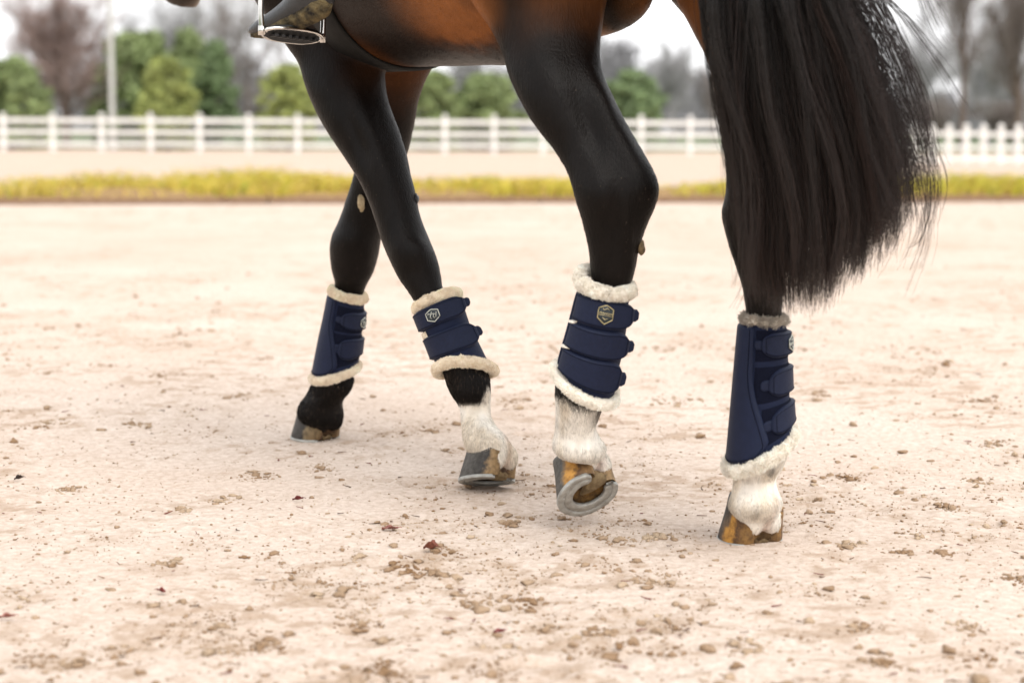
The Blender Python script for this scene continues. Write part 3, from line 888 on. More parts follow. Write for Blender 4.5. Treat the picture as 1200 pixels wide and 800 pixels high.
g_ = gnd(371, 512); HRF = hoof_frame((g_[0], g_[1], 0.004 + sand_z(g_[0], g_[1])), (-0.74, 0.67, 0), UP)
g_ = gnd(880, 631); HRH = hoof_frame((g_[0], g_[1], 0.004 + sand_z(g_[0], g_[1])), (-0.42, 0.91, 0), UP)
HLF = hoof_frame(at(573, 558, 4.0), (-0.80, 0.56, -0.22), (0.05, 0.30, 0.95))
HLH = hoof_frame(at(690, 575, 3.565), (-0.60, 0.34, -0.72), (-0.31, 0.70, 0.63))
# let the near fore stand with its toe on the sand
toe = HLF[0] + np.array([0.068, 0, -0.010]) @ HLF[1]
HLF = (HLF[0] - np.array([0, 0, toe[2] - 0.002]), HLF[1])

MBb = MB()
for S_ in (LF, RF, LH, RH):
    MBb.add(*S_.mesh())
for (o, A) in (HRF, HRH, HLF, HLH):          # heel bulbs above each hoof
    for s in (-1, 1):
        MBb.add(*blob(o + np.array([-0.036, s * 0.021, 0.046]) @ A, A * np.array([[0.028], [0.021], [0.034]])))
# trunk, croup, chest, neck and head
MBb.add(*loft_body([(-.40, 0, 1.30, .05, .08), (-.36, 0, 1.32, .14, .16), (-.26, 0, 1.35, .22, .21), (-.08, 0, 1.38, .27, .24), (.12, 0, 1.37, .285, .30),
                    (.32, 0, 1.325, .29, .365), (.55, 0, 1.29, .305, .337), (.80, 0, 1.28, .295, .325), (1.0, 0, 1.29, .25, .335), (1.18, 0, 1.29, .21, .28),
                    (1.30, 0, 1.28, .16, .22), (1.36, 0, 1.28, .08, .12)]))
nk = [(1.02, 1.42, .17, .30), (1.25, 1.60, .13, .27), (1.45, 1.78, .11, .22), (1.60, 1.86, .095, .16)]
A = catmull(np.array(nk), 5); V = []; m_ = 32
for (a, z, hw, hh) in A:
    nx, nz = -0.62, 0.78                          # across the neck, in the median plane
    for q in np.linspace(0, 2 * np.pi, m_, endpoint=False):
        V.append(body_pt(a + nx * hh * math.sin(q), hw * math.cos(q), z + nz * hh * math.sin(q)))
f = grid_faces(len(A), m_, False, True); f += [tuple(range(m_)), tuple((len(A) - 1) * m_ + i for i in range(m_))]
MBb.add(V, f)
hd = [(1.56, 1.90, .07, .07), (1.64, 1.82, .10, .14), (1.70, 1.68, .10, .16), (1.76, 1.50, .08, .12), (1.82, 1.34, .065, .09), (1.87, 1.225, .06, .085), (1.885, 1.155, .045, .055)]
A = catmull(np.array(hd), 5); V = []
for (a, z, hw, hh) in A:
    for q in np.linspace(0, 2 * np.pi, m_, endpoint=False):
        V.append(body_pt(a + 0.9 * hh * math.sin(q), hw * math.cos(q), z + 0.3 * hh * math.sin(q)))
f = grid_faces(len(A), m_, False, True); f += [tuple(range(m_)), tuple((len(A) - 1) * m_ + i for i in range(m_))]
MBb.add(V, f)
for s in (-1, 1):                                  # ears
    MBb.add(*tube([body_pt(1.56, s * .06, 1.93), body_pt(1.55, s * .075, 2.0), body_pt(1.56, s * .085, 2.09)], [.03, .032, .008], 12))
# haunches, groin and sheath, elbow fold
MBb.add(*blob(body_pt(-.06, .17, 1.38), np.stack([HD * .24, LD * .13, UP * .27])))
MBb.add(*blob(body_pt(-.08, -.15, 1.27), np.stack([HD * .22, LD * .13, UP * .27])))
MBb.add(*blob(body_pt(.22, -.02, 1.085), np.stack([HD * .20, LD * .07, UP * .085])))
MBb.add(*blob(body_pt(.10, -.02, 1.08), np.stack([HD * .05, LD * .045, UP * .045])))
MBb.add(*blob(body_pt(.92, -.15, 1.17), np.stack([HD * .14, LD * .08, UP * .20])))
# relief on the limbs: muscle bellies, tendons, joints
LUMPS = [  # u, v, distance, half width px, half length px, slant, height m
    (706, 120, 3.47, 9, 60, .36, .010), (738, 180, 3.43, 9, 45, .42, .009), (755, 215, 3.43, 15, 26, .0, .008),
    (640, 95, 3.47, 30, 62, .40, .016), (690, 150, 3.46, 9, 55, .40, -.009), (702, 225, 3.41, 15, 32, .1, .009), (722, 262, 3.42, 7, 40, .05, -.006),
    (735, 275, 3.42, 6, 40, .1, .005), (395, 105, 4.17, 26, 52, .35, .014), (436, 160, 4.15, 9, 60, .36, .009), (420, 165, 4.15, 6, 60, .38, -.007),
    (470, 283, 4.09, 12, 22, .3, .007), (492, 292, 4.09, 8, 16, .3, .006), (481, 318, 4.08, 8, 12, .3, -.004),
    (410, 284, 4.55, 14, 20, 0, .006), (430, 300, 4.55, 8, 16, 0, .005), (862, 232, 3.40, 12, 30, .1, .010), (905, 215, 3.39, 9, 60, 0, .008), (880, 150, 3.42, 12, 70, .1, .008), (868, 290, 3.40, 5, 40, .1, -.005)]


def limb_relief(co, no):
    d = np.zeros(len(co))
    for (u, v, dep, ru, rv, sl, h) in LUMPS:
        p = at(u, v, dep); s_ = dep / F; q = co - p
        c, n_ = math.cos(sl), math.sin(sl)                 # slant: lower end leans to the right
        x = q[:, 0] * c + q[:, 2] * n_; z = -q[:, 0] * n_ + q[:, 2] * c
        d += h * np.exp(-(x / (ru * s_ * 1.2)) ** 2 - (z / (rv * s_ * .8)) ** 2 - (q[:, 1] / .06) ** 2) * np.clip(-no[:, 1] * 1.5, 0, 1)
    return d


raw = MBb.build('horse_raw', None)
md = raw.modifiers.new('remesh', 'REMESH'); md.mode = 'VOXEL'; md.voxel_size = 0.0065; md.use_smooth_shade = True
ms = raw.modifiers.new('smooth', 'SMOOTH'); ms.factor = 0.5; ms.iterations = 14
dg = bpy.context.evaluated_depsgraph_get()
hme = bpy.data.meshes.new_from_object(raw.evaluated_get(dg))
bpy.data.objects.remove(raw)
hme.name = 'coat'
horse = empty('horse', body_pt(.45, 0, 0), 'dark bay horse with black legs and three white socks walking away across the sand', 'horse')
coat = bpy.data.objects.new('body', hme); COL.objects.link(coat); coat.parent = horse; coat.matrix_parent_inverse = horse.matrix_world.inverted()

nvt = len(hme.vertices)
co = np.zeros(nvt * 3, np.float32); hme.vertices.foreach_get('co', co); co = co.reshape(-1, 3).astype(float)
no_ = np.zeros(nvt * 3, np.float32); hme.vertices.foreach_get('normal', no_); no_ = no_.reshape(-1, 3).astype(float)
co += no_ * (limb_relief(co, no_) + 0.0012 * (fbm(co, 38, 3, 88) - .5))[:, None]
hme.vertices.foreach_set('co', co.astype(np.float32).ravel()); hme.update()
rel = co - HO; av = rel @ HD; lv = rel @ LD; zv = co[:, 2]
legs = [LF, RF, LH, RH]
dist = np.stack([np.min(np.linalg.norm(co[:, None, :] - S_.C[None, ::3, :], axis=2), axis=1) for S_ in legs], 1)
near = dist.argmin(1)
n_lo = fbm(co, 9, 3, 101); n_hi = fbm(co * np.array([1, 1, 0.25]), 130, 3, 102); n_md = fbm(co * np.array([1, 1, .4]), 32, 3, 103)
black = np.array([0.0050, 0.0035, 0.0029]); dkbr = np.array([0.016, 0.0075, 0.004]); brown = np.array([0.155, 0.052, 0.0125]); tan = np.array([0.24, 0.105, 0.035])
white = np.array([0.80, 0.76, 0.69]); cream = np.array([0.55, 0.44, 0.30]); pink = np.array([0.50, 0.30, 0.22])
colr = np.repeat(black[None], nvt, 0) * (0.35 + 0.8 * n_hi[:, None] + .5 * n_md[:, None])


def blend(w, c):
    global colr
    colr = colr * (1 - w[:, None]) + c[None] * w[:, None] * (0.8 + 0.4 * n_hi[:, None])


trunkw = sstep(0.93, 1.05, zv + 0.08 * (n_lo - 0.5))
blend(trunkw * sstep(1.35, .6, av) * 0.9 + 0 * av, dkbr)
flank = trunkw * sstep(.62, .38, av) * sstep(.12, .22, av) * sstep(0.965, 1.02, zv + 0.05 * (n_md - .5))
blend((flank * (0.62 + 0.5 * sstep(.35, .7, n_lo))).clip(0, 1), brown * 1.4)
# inside and back of the thighs
lh = (near == 2); rh = (near == 3)
w = lh * sstep(0.98, 1.09, zv + 0.08 * (n_lo - .5)) * sstep(.13, .03, av)
blend(w * 0.9, brown * 0.9)
w = rh * sstep(0.72, 1.06, zv + 0.12 * (n_lo - .5)) * sstep(-.085, -.03, lv - 0.02 * n_md)
blend(w * 0.85, brown)
w = sstep(0.985, 0.955, zv) * trunkw * (av > .12) * (av < .75)
blend(w.clip(0, 1) * 0.8, black)  # belly underside blackened to counter light bounced off the sand
w = (near == 1) * sstep(.80, .98, zv + .1 * (n_lo - .5)) * sstep(-.22, -.08, lv)
blend(w * .55, brown)
elb = np.exp(-((av - .80) / .05) ** 2) * np.exp(-((zv - .97) / .05) ** 2) * (lv > 0.0)
blend((elb * .35).clip(0, 1), brown)
groin = np.exp(-((av - .16) / .10) ** 2) * (zv < 1.13) * (zv > .95) * (np.abs(lv) < .1)
blend((groin * .9).clip(0, 1), tan)
sheath = np.exp(-((av - .10) / .045) ** 2) * (zv < 1.11) * (zv > .98) * (np.abs(lv) < .09)
blend((sheath * .95).clip(0, 1), black)
# white socks
jag = 0.035 * (n_md - 0.5) + 0.020 * (n_hi - 0.5)
xs, yl = co[:, 0], co[:, 1]
wl_ = (near == 0) * sstep(0.200, 0.185, zv + jag - 0.055 * np.exp(-((xs - at(572, 452, 4.0)[0]) / .010) ** 2) * sstep(4.10, 4.03, yl))
blend(wl_, white)
wl2 = lh * sstep(0.285, 0.268, zv + jag * 1.2 + 0.35 * (xs - at(676, 470, 3.53)[0]))
blend(wl2, white)
wl3 = rh * sstep(0.36, 0.30, zv + jag)
blend(wl3, white)
# yellowed hair and the pink skin in the hollow of the pasterns, dark patches
for (o, A), k in ((HLF, 0), (HLH, 2), (HRH, 3)):
    loc = (co - o) @ A.T
    hol = np.exp(-(loc[:, 1] / .013) ** 2) * np.exp(-((loc[:, 0] + .035) / .05) ** 2) * sstep(.125, .085, loc[:, 2]) * (near == k)
    blend((hol * .55).clip(0, 1), pink)
    yel = sstep(.35, .75, fbm(co * np.array([1, 1, .5]), 30, 3, 105)) * (near == k) * np.minimum(1, wl_ + wl2 + wl3) * 0.5
    blend(yel.clip(0, 1), cream)


def spot(u, v, d, r, c, amt=.9, sy=1.0):
    p = at(u, v, d); q = (co - p) / np.array([r, .05, r * sy])
    blend((amt * np.exp(-(q ** 2).sum(1) * 1.2) * sstep(.25, .5, n_md + .12)).clip(0, 1), np.array(c))


spot(905, 552, 3.43, .009, black, .9); spot(853, 586, 3.45, .010, black, .95, 1.5); spot(890, 606, 3.40, .008, (0.06, .05, .045), .75, 2.0)
spot(543, 530, 4.03, .008, black, .7); spot(703, 490, 3.50, .010, (0.05, .035, .03), .9, 1.6); spot(565, 470, 4.02, .01, black, .5)
spot(225, 2, 5.07, .06, (0.55, .42, .33), .8)
ca = hme.attributes.new('Col', 'FLOAT_COLOR', 'POINT')
ca.data.foreach_set('color', np.concatenate([colr, np.ones((nvt, 1))], 1).astype(np.float32).ravel())
M['coat'] = attr_mat('horse_coat', 'Col', 0.40, 0.12, 0.4, 330)
hme.materials.clear(); hme.materials.append(M['coat'])

# short coat hair over the part of the horse that the photograph shows
rg = np.random.default_rng(21)
NF = 230000
P, Nn, tri, w = sample_mesh(hme, NF, rg, lambda c: ((c[:, 2] < 1.16) & (c[:, 2] > 0.03)).astype(float) * (1 + 2.2 * (c[:, 2] < 0.32)))
cf = (colr[tri] * w[:, :, None]).sum(1)
down = np.tile(np.array([0, 0, -1.0]), (NF, 1)) + 0.35 * (HD * -1)[None] * (P[:, 2:3] > .9) + 0.22 * rg.normal(size=(NF, 3))
tang = nrm(down - Nn * (down * Nn).sum(1, keepdims=True))
lowp = (P[:, 2] < 0.30) * 1.0
ln = rg.uniform(.005, .010, NF) * (1 + 0.35 * lowp)
tt = np.array([0, .5, 1.0])
lift = 0.15 + 0.05 * lowp
Pf = P[:, None] - Nn[:, None] * 0.0012 + ln[:, None, None] * (tang[:, None] * tt[None, :, None] + Nn[:, None] * (lift[:, None] * np.array([0, .62, .85])[None])[:, :, None])
M['coat_hair'] = hair_mat('coat_hair', rough=.36, spec=.13)
dust = (rg.random((NF, 1)) < .035 + .05 * (fbm(P, 12, 3, 140)[:, None] > .58)) & (cf[:, :1] < .1)
cf = np.where(dust, np.array([[.085, .062, .045]]), cf)
fur = hair_obj('coat_hair', Pf, (cf * np.where(cf[:, :1] < .1, rg.lognormal(0, .55, (NF, 1)) + .15, rg.uniform(.60, 1.15, (NF, 1)))).clip(0, .90), rg.uniform(.00028, .00045, NF), .0001, M['coat_hair'], coat)
fur['kind'] = 'stuff'

# ---- hooves and iron shoes
def hoof_out(ph, s=1.0, notch=1.0):
    c, s_ = np.cos(ph), np.sin(ph)
    x = np.where(c > 0, .068 * c, .052 * c); y_ = .0635 * np.sign(s_) * np.abs(s_) ** .88
    x = x + notch * .022 * np.exp(-((np.pi - np.abs(ph)) / .28) ** 2)
    return x * s, y_ * s


def hoof_mat(name, stops):
    """horn colour from toe (0) round to heel (1), broken up by noise and fine growth lines"""
    m, nt, b = mat(name)
    a = nt.nodes.new('ShaderNodeAttribute'); a.attribute_name = 'heel'
    tc = nt.nodes.new('ShaderNodeTexCoord')
    n1 = nt.nodes.new('ShaderNodeTexNoise'); n1.inputs['Scale'].default_value = 24; n1.inputs['Detail'].default_value = 8; n1.inputs['Roughness'].default_value = .7
    n2 = nt.nodes.new('ShaderNodeTexNoise'); n2.inputs['Scale'].default_value = 240; n2.inputs['Detail'].default_value = 4
    n4 = nt.nodes.new('ShaderNodeTexNoise'); n4.inputs['Scale'].default_value = 90; n4.inputs['Detail'].default_value = 6
    for n_ in (n1, n2, n4): nt.links.new(tc.outputs['Object'], n_.inputs['Vector'])
    ad = nt.nodes.new('ShaderNodeMath'); ad.operation = 'MULTIPLY_ADD'; ad.inputs[1].default_value = .55; ad.inputs[2].default_value = -.275
    nt.links.new(n1.outputs[0], ad.inputs[0])
    a2 = nt.nodes.new('ShaderNodeMath'); a2.operation = 'ADD'; nt.links.new(ad.outputs[0], a2.inputs[0]); nt.links.new(a.outputs['Fac'], a2.inputs[1])
    r2 = nt.nodes.new('ShaderNodeValToRGB'); cr = r2.color_ramp
    while len(cr.elements) < len(stops): cr.elements.new(.5)
    for e, (p, c) in zip(cr.elements, stops): e.position = p; e.color = (*c, 1)
    nt.links.new(a2.outputs[0], r2.inputs[0])
    r3 = nt.nodes.new('ShaderNodeValToRGB'); r3.color_ramp.elements[0].position = .36; r3.color_ramp.elements[1].position = .6
    r3.color_ramp.elements[0].color = (.45, .42, .4, 1); r3.color_ramp.elements[1].color = (1, 1, 1, 1)
    nt.links.new(n4.outputs[0], r3.inputs[0])
    mx = nt.nodes.new('ShaderNodeMix'); mx.data_type = 'RGBA'; mx.blend_type = 'MULTIPLY'; mx.inputs[0].default_value = .8
    nt.links.new(r2.outputs[0], mx.inputs[6]); nt.links.new(r3.outputs[0], mx.inputs[7]); nt.links.new(mx.outputs[2], b.inputs['Base Color'])
    b.inputs['Roughness'].default_value = .58; b.inputs['Specular IOR Level'].default_value = .35
    bp = nt.nodes.new('ShaderNodeBump'); bp.inputs['Strength'].default_value = .4; bp.inputs['Distance'].default_value = .003
    nt.links.new(n2.outputs[0], bp.inputs['Height']); nt.links.new(bp.outputs[0], b.inputs['Normal'])
    return m


def build_hoof(fr, material, label):
    o, A = fr
    ph = np.linspace(-np.pi, np.pi, 72, endpoint=False)
    ztop = .072 + .024 * np.cos(ph)
    V = []
    lev = [(0, 1.0), (.03, 1.012), (.2, .985), (.4, .95), (.6, .915), (.8, .885), (.93, .875), (1.0, .86), (1.03, .78), (1.0, .5)]
    for t, s in lev:
        x, y_ = hoof_out(ph, s)
        V.append(np.stack([x - .020 * t, y_, ztop * t + .0008 * np.sin(t * 40)], 1))
    n = len(ph); V = np.concatenate(V)
    f = grid_faces(len(lev), n, False, True); f.append(tuple((len(lev) - 1) * n + i for i in range(n)))
    W_ = o + V @ A
    h = mesh_obj('hoof', W_, f, material, horse)
    h['label'] = label
    heel = np.tile(np.clip((-np.cos(ph) + 1) / 2, 0, 1), len(lev)).astype(np.float32)
    h.data.attributes.new('heel', 'FLOAT', 'POINT').data.foreach_set('value', heel)
    h.data.attributes.new('stripe', 'FLOAT', 'POINT').data.foreach_set('value', np.tile(np.abs(ph), len(lev)).astype(np.float32))
    # sole and frog, set back inside the wall
    x, y_ = hoof_out(ph, .9)
    V = [np.stack([x, y_, np.full(n, .002)], 1)]
    for s in (.7, .4, .1):
        x, y_ = hoof_out(ph, s); V.append(np.stack([x, y_, np.full(n, .002 + .012 * (1 - s))], 1))
    V = np.concatenate(V); f = grid_faces(4, n, False, True); f.append(tuple(3 * n + i for i in range(n)))
    mesh_obj('sole', o + V @ A, f, M['sole'], h)
    fv = []
    for (x, w_, z) in ((.022, .002, .006), (.0, .010, -.002), (-.022, .017, -.006), (-.04, .022, -.006), (-.046, .020, .006)):
        fv += [(x, -w_, .012), (x, -w_ * .55, z), (x, -w_ * .12, z + .004), (x, w_ * .12, z + .004), (x, w_ * .55, z), (x, w_, .012)]
    mesh_obj('frog', o + np.array(fv) @ A, grid_faces(5, 6), M['frog'], h)
    # iron shoe
    ps = np.linspace(-np.pi + .52, np.pi - .52, 60)
    k = len(ps)
    xo, yo = hoof_out(ps, 1.035, 0); xi, yi = hoof_out(ps, .55, 0)
    e = np.minimum(1, np.minimum(np.arange(k), k - 1 - np.arange(k)) / 2.0) * .5 + .5      # rounded heels
    cx, cy = (xo + xi) / 2, (yo + yi) / 2
    prof = [(1, .0012), (1, -.0055), (.95, -.0068), (.22, -.0068), (.18, -.0048), (.02, -.0048), (-.02, -.0068), (-.94, -.0066), (-1, -.0055), (-1, .0012)]
    V = []
    for q, z in prof:
        V.append(np.stack([cx + (xo - xi) / 2 * q * e, cy + (yo - yi) / 2 * q * e, np.full(k, z)], 1))
    V = np.stack(V, 1).reshape(-1, 3); f = grid_faces(k, len(prof), False, True)
    f.append(tuple(range(len(prof)))); f.append(tuple((k - 1) * len(prof) + i for i in range(len(prof))))
    sh = mesh_obj('horseshoe', o + V @ A, f, M['shoe'], h)
    for p_ in (-1.75, -1.35, -.95, .95, 1.35, 1.75):
        x1, y1 = hoof_out(np.array([p_]), .86, 0); c_ = np.array([x1[0], y1[0], -.0058])
        v_, f_ = box(np.zeros(3), .0035, .0022, .0016, (math.cos(p_ + 1.57), math.sin(p_ + 1.57)), .0006)
        mesh_obj('nail_head', o + (np.array(v_) + c_) @ A, f_, M['shoe'], h, False)
    return h


SL, SL2, AM, BR, TN = (.040, .036, .033), (.085, .080, .070), (.46, .23, .045), (.09, .045, .02), (.30, .20, .10)
build_hoof(HRF, hoof_mat('hoof_grey_tan', [(0, SL2), (.35, SL), (.6, SL), (.70, (.20, .15, .085)), (.9, (.17, .11, .05)), (1, BR)]), 'dark grey hoof with a tan heel')
build_hoof(HLF, hoof_mat('hoof_dark_grey', [(0, SL), (.3, SL2), (.72, SL), (.82, TN), (.93, (.22, .14, .06)), (1, BR)]), 'dark slate hoof with brown heels, resting on its toe')
build_hoof(HLH, hoof_mat('hoof_striped_amber', [(0, SL2), (.38, SL2), (.46, (.16, .11, .06)), (.54, AM), (.68, AM), (.78, BR), (.9, (.2, .11, .04)), (1, TN)]), 'raised amber striped hoof showing its sole')
build_hoof(HRH, hoof_mat('hoof_amber', [(0, SL2), (.3, SL), (.48, (.14, .09, .05)), (.56, AM), (.66, AM), (.76, BR), (.9, (.24, .13, .04)), (1, (.12, .07, .03))]), 'amber brown hoof planted flat')

# chestnuts (horny patches on the legs)
for (u, v, d, ru, rv, c) in ((423, 238, 4.512, 4, 10, simple('pale_chestnut_horn', (.48, .38, .24), (.30, .22, .12), 120, .8, .3, .5, 300)), (751, 290, 3.455, 5, 9, M['chestnut']), (881, 292, 3.375, 4, 14, M['chestnut']), (488, 233, 4.15, 3, 6, M['leather'])):
    s = d / F
    v_, f_ = blob(at(u, v, d), np.stack([np.array([1, 0, .15]) * ru * s, np.array([0, 1, 0]) * .012, np.array([-.15, 0, 1]) * rv * s]), 8, 12)
    v_ = np.array(v_); v_ += (vnoise(v_, 160, 5)[:, None] - .5) * .004
    mesh_obj('chestnut', v_, f_, c, horse)

# ---- tail
rg = np.random.default_rng(33)
ey = np.array([-290, -230, -120, 0, 60, 120, 200, 260, 310, 370.])
eL = np.array([905, 880, 848, 838, 842, 848, 862, 868, 872, 884.])
eR = np.array([945, 965, 982, 998, 1024, 1044, 1066, 1076, 1070, 1044.])


def tail_strands(ns, K, s, yend, dep, wob, jit, y0=-285.0):
    """ns locks -> px polylines"""
    tq = np.linspace(0, 1, K)
    yy = y0 + (yend[:, None] - y0) * tq[None]
    xl = np.interp(yy, ey, eL); xr = np.interp(yy, ey, eR)
    x = xl + (xr - xl) * (s[:, None] + wob) + jit
    return x, yy


nl = 260; per = 40; K = 24
sl = rg.random(nl); sl = np.clip(sl, 0, 1)
dl = rg.normal(0, .045, nl)
yl_ = np.interp(sl, [0, .2, .5, .7, .85, 1], [352, 376, 362, 334, 300, 250]) - np.abs(rg.normal(0, 30, nl))
sdr = rg.normal(0, .14, nl)
f1 = rg.uniform(1.0, 2.6, nl); p1 = rg.uniform(0, 6.28, nl); am = rg.uniform(.012, .06, nl)
tq = np.linspace(0, 1, K)
idx = np.repeat(np.arange(nl), per); n = len(idx)
so = rg.normal(0, .024, n); ye = yl_[idx] - rg.exponential(34, n) + rg.normal(0, 7, n)
wob = am[idx][:, None] * np.sin(p1[idx][:, None] + f1[idx][:, None] * 6.28 * tq[None]) * tq[None]
wob = wob + so[:, None] * (1 - 0.72 * tq[None] ** 1.6) - sdr[idx][:, None] * (1 - tq[None]) ** 1.3 * np.clip(tq * 3, 0, 1)[None]
jit = rg.normal(0, 1.0, (n, 1)) * 4.0 * tq[None] ** 2 + 2.6 * np.sin(rg.uniform(0, 6.28, (n, 1)) + 6.28 * rg.uniform(1.5, 4, (n, 1)) * tq[None]) * tq[None]
x, yy = tail_strands(n, K, sl[idx], ye, None, wob, jit)
dd = 3.20 + (dl[idx] + rg.normal(0, .012, n))[:, None] * np.clip(tq * 2.2, .25, 1)[None] + .05 * (tq[None] - .5) * 0
# wisps lifting off to the right
wsp = [[(960, -200), (1010, -40), (1062, 20), (1098, 75), (1136, 142)], [(955, -200), (1000, -20), (1040, 60), (1066, 150), (1080, 230), (1074, 300)],
       [(960, -200), (1015, -30), (1050, 40), (1082, 110), (1094, 180), (1100, 232)], [(950, -200), (990, -30), (1012, 30), (1042, 90), (1078, 160), (1096, 215), (1092, 262)],
       [(960, -200), (1040, -60), (1090, -5), (1108, 30)], [(955, -200), (1005, -40), (1036, 10), (1060, 70), (1086, 150), (1092, 225), (1080, 280), (1066, 318)],
       [(950, -200), (985, -10), (1015, 45), (1030, 90), (1052, 130), (1076, 200), (1090, 270), (1072, 326)],
       [(960, -200), (1030, -80), (1075, -20), (1098, 40), (1112, 62)], [(880, -100), (862, 120), (866, 240), (862, 320), (850, 352)], [(890, -100), (872, 150), (872, 260), (876, 330), (866, 366)]]
base_w = list(wsp)
for k in range(9):                                    # more stray locks between those
    q = np.array(base_w[(1, 2, 3, 5, 6, 6, 5, 3)[k % 8]], float)
    q[1:, 0] += rg.normal(-12, 13) + rg.normal(0, 5, len(q) - 1); q[-1] += rg.normal(0, 14, 2)
    wsp.insert(0, [tuple(r) for r in q])
Pw, cw = [], []
for wi, wpt in enumerate(wsp):
    g_c = catmull(np.array(wpt, float), 8)
    ti = np.linspace(0, len(g_c) - 1, K)
    g_c = np.stack([np.interp(ti, np.arange(len(g_c)), g_c[:, q]) for q in (0, 1)], 1)
    for q in range(26 if wi < 17 else 14):
        cut = rg.uniform(.55, 1.0); tj = np.linspace(0, (K - 1) * cut, K)
        gx = np.interp(tj, np.arange(K), g_c[:, 0]); gy = np.interp(tj, np.arange(K), g_c[:, 1])
        sp_ = rg.normal(0, 5.5)
        gx = gx + sp_ * (1 - .65 * tq) + 5.0 * np.sin(wi * 1.7 + 5 * tq) * tq + 2.0 * np.sin(rg.uniform(0, 6.28) + rg.uniform(1, 3) * tq) * tq + rg.normal(0, 7) * tq ** 2
        d_ = 3.19 + rg.normal(0, .03)
        Pw.append([at(a_, b_, d_) for a_, b_ in zip(gx, gy)]); cw.append((.016, .011, .010))
# vectorised unprojection of the main strands
RX = (x - 600) / F; RY = (400 - yy) / F
dv = RX[..., None] * CR[:, 0] + RY[..., None] * CR[:, 1] - CR[:, 2]
Pt = CPOS + dv * (dd / dv[..., 1])[..., None]
tone = np.clip(rg.random(nl)[idx] * .7 + rg.random(n) * .4 - .05, 0, 1)
ct = np.where((tone > .78)[:, None], np.array([[.024, .013, .0105]]), np.where((tone < .45)[:, None], np.array([[.0045, .0036, .0034]]), np.array([[.0085, .006, .0054]])))
ct = ct * rg.uniform(.6, 1.5, (n, 1))
Pt = np.concatenate([Pt, np.array(Pw)]); ct = np.concatenate([ct, np.array(cw)])
M['tail'] = hair_mat('tail_hair', rough=.32, spec=.34)
tipw = (np.linspace(0, 1, K) ** 2.2)[None, :, None] * rg.uniform(.1, 1.0, (len(ct), 1, 1))       # strands turn browner towards their ends
ct = ct[:, None, :] * (1 - tipw) + np.array([.026, .0115, .0075])[None, None] * tipw
tl = hair_obj('tail', Pt, ct, np.full(len(Pt), .00042), .00016, M['tail'], horse)
tl['label'] = 'long loose black brown tail with wisps blown aside'
dock = MB(); dock.add(*tube(catmull([body_pt(-.34, 0, 1.50), at(925, -270, 3.24), at(922, -180, 3.21), at(920, -60, 3.20)], 5), np.linspace(.05, .018, 16), 14))
dock.build('dock', M['coat'], horse).data.attributes.new('Col', 'FLOAT_COLOR', 'POINT')

# ================================================================== THE LEG BOOTS
D2R = math.pi / 180


def patch(S_, u_edges, fn, o1, o2, nu=40, nv=14, bev=.16):
    """raised pad: fn(u, v) -> (theta, t, tangent_extra); u, v in -1..1; rounded shoulders"""
    V = []
    for i in range(nu):
        for j in range(nv):
            u = -1 + 2 * i / (nu - 1); v = -1 + 2 * j / (nv - 1)
            th, t, ext = fn(u, v)
            e = min(1 - abs(u), 1 - abs(v)) / bev
            off = o1 + (o2 - o1) * math.sqrt(max(0, 1 - (1 - min(1, e)) ** 2)) if e < 1 else o2
            p = S_.pt(th, t, off)
            if ext:
                q = S_.pt(th - .02, t, off); p = p + nrm(q - p) * ext
            V.append(p)
    return np.array(V), grid_faces(nu, nv)


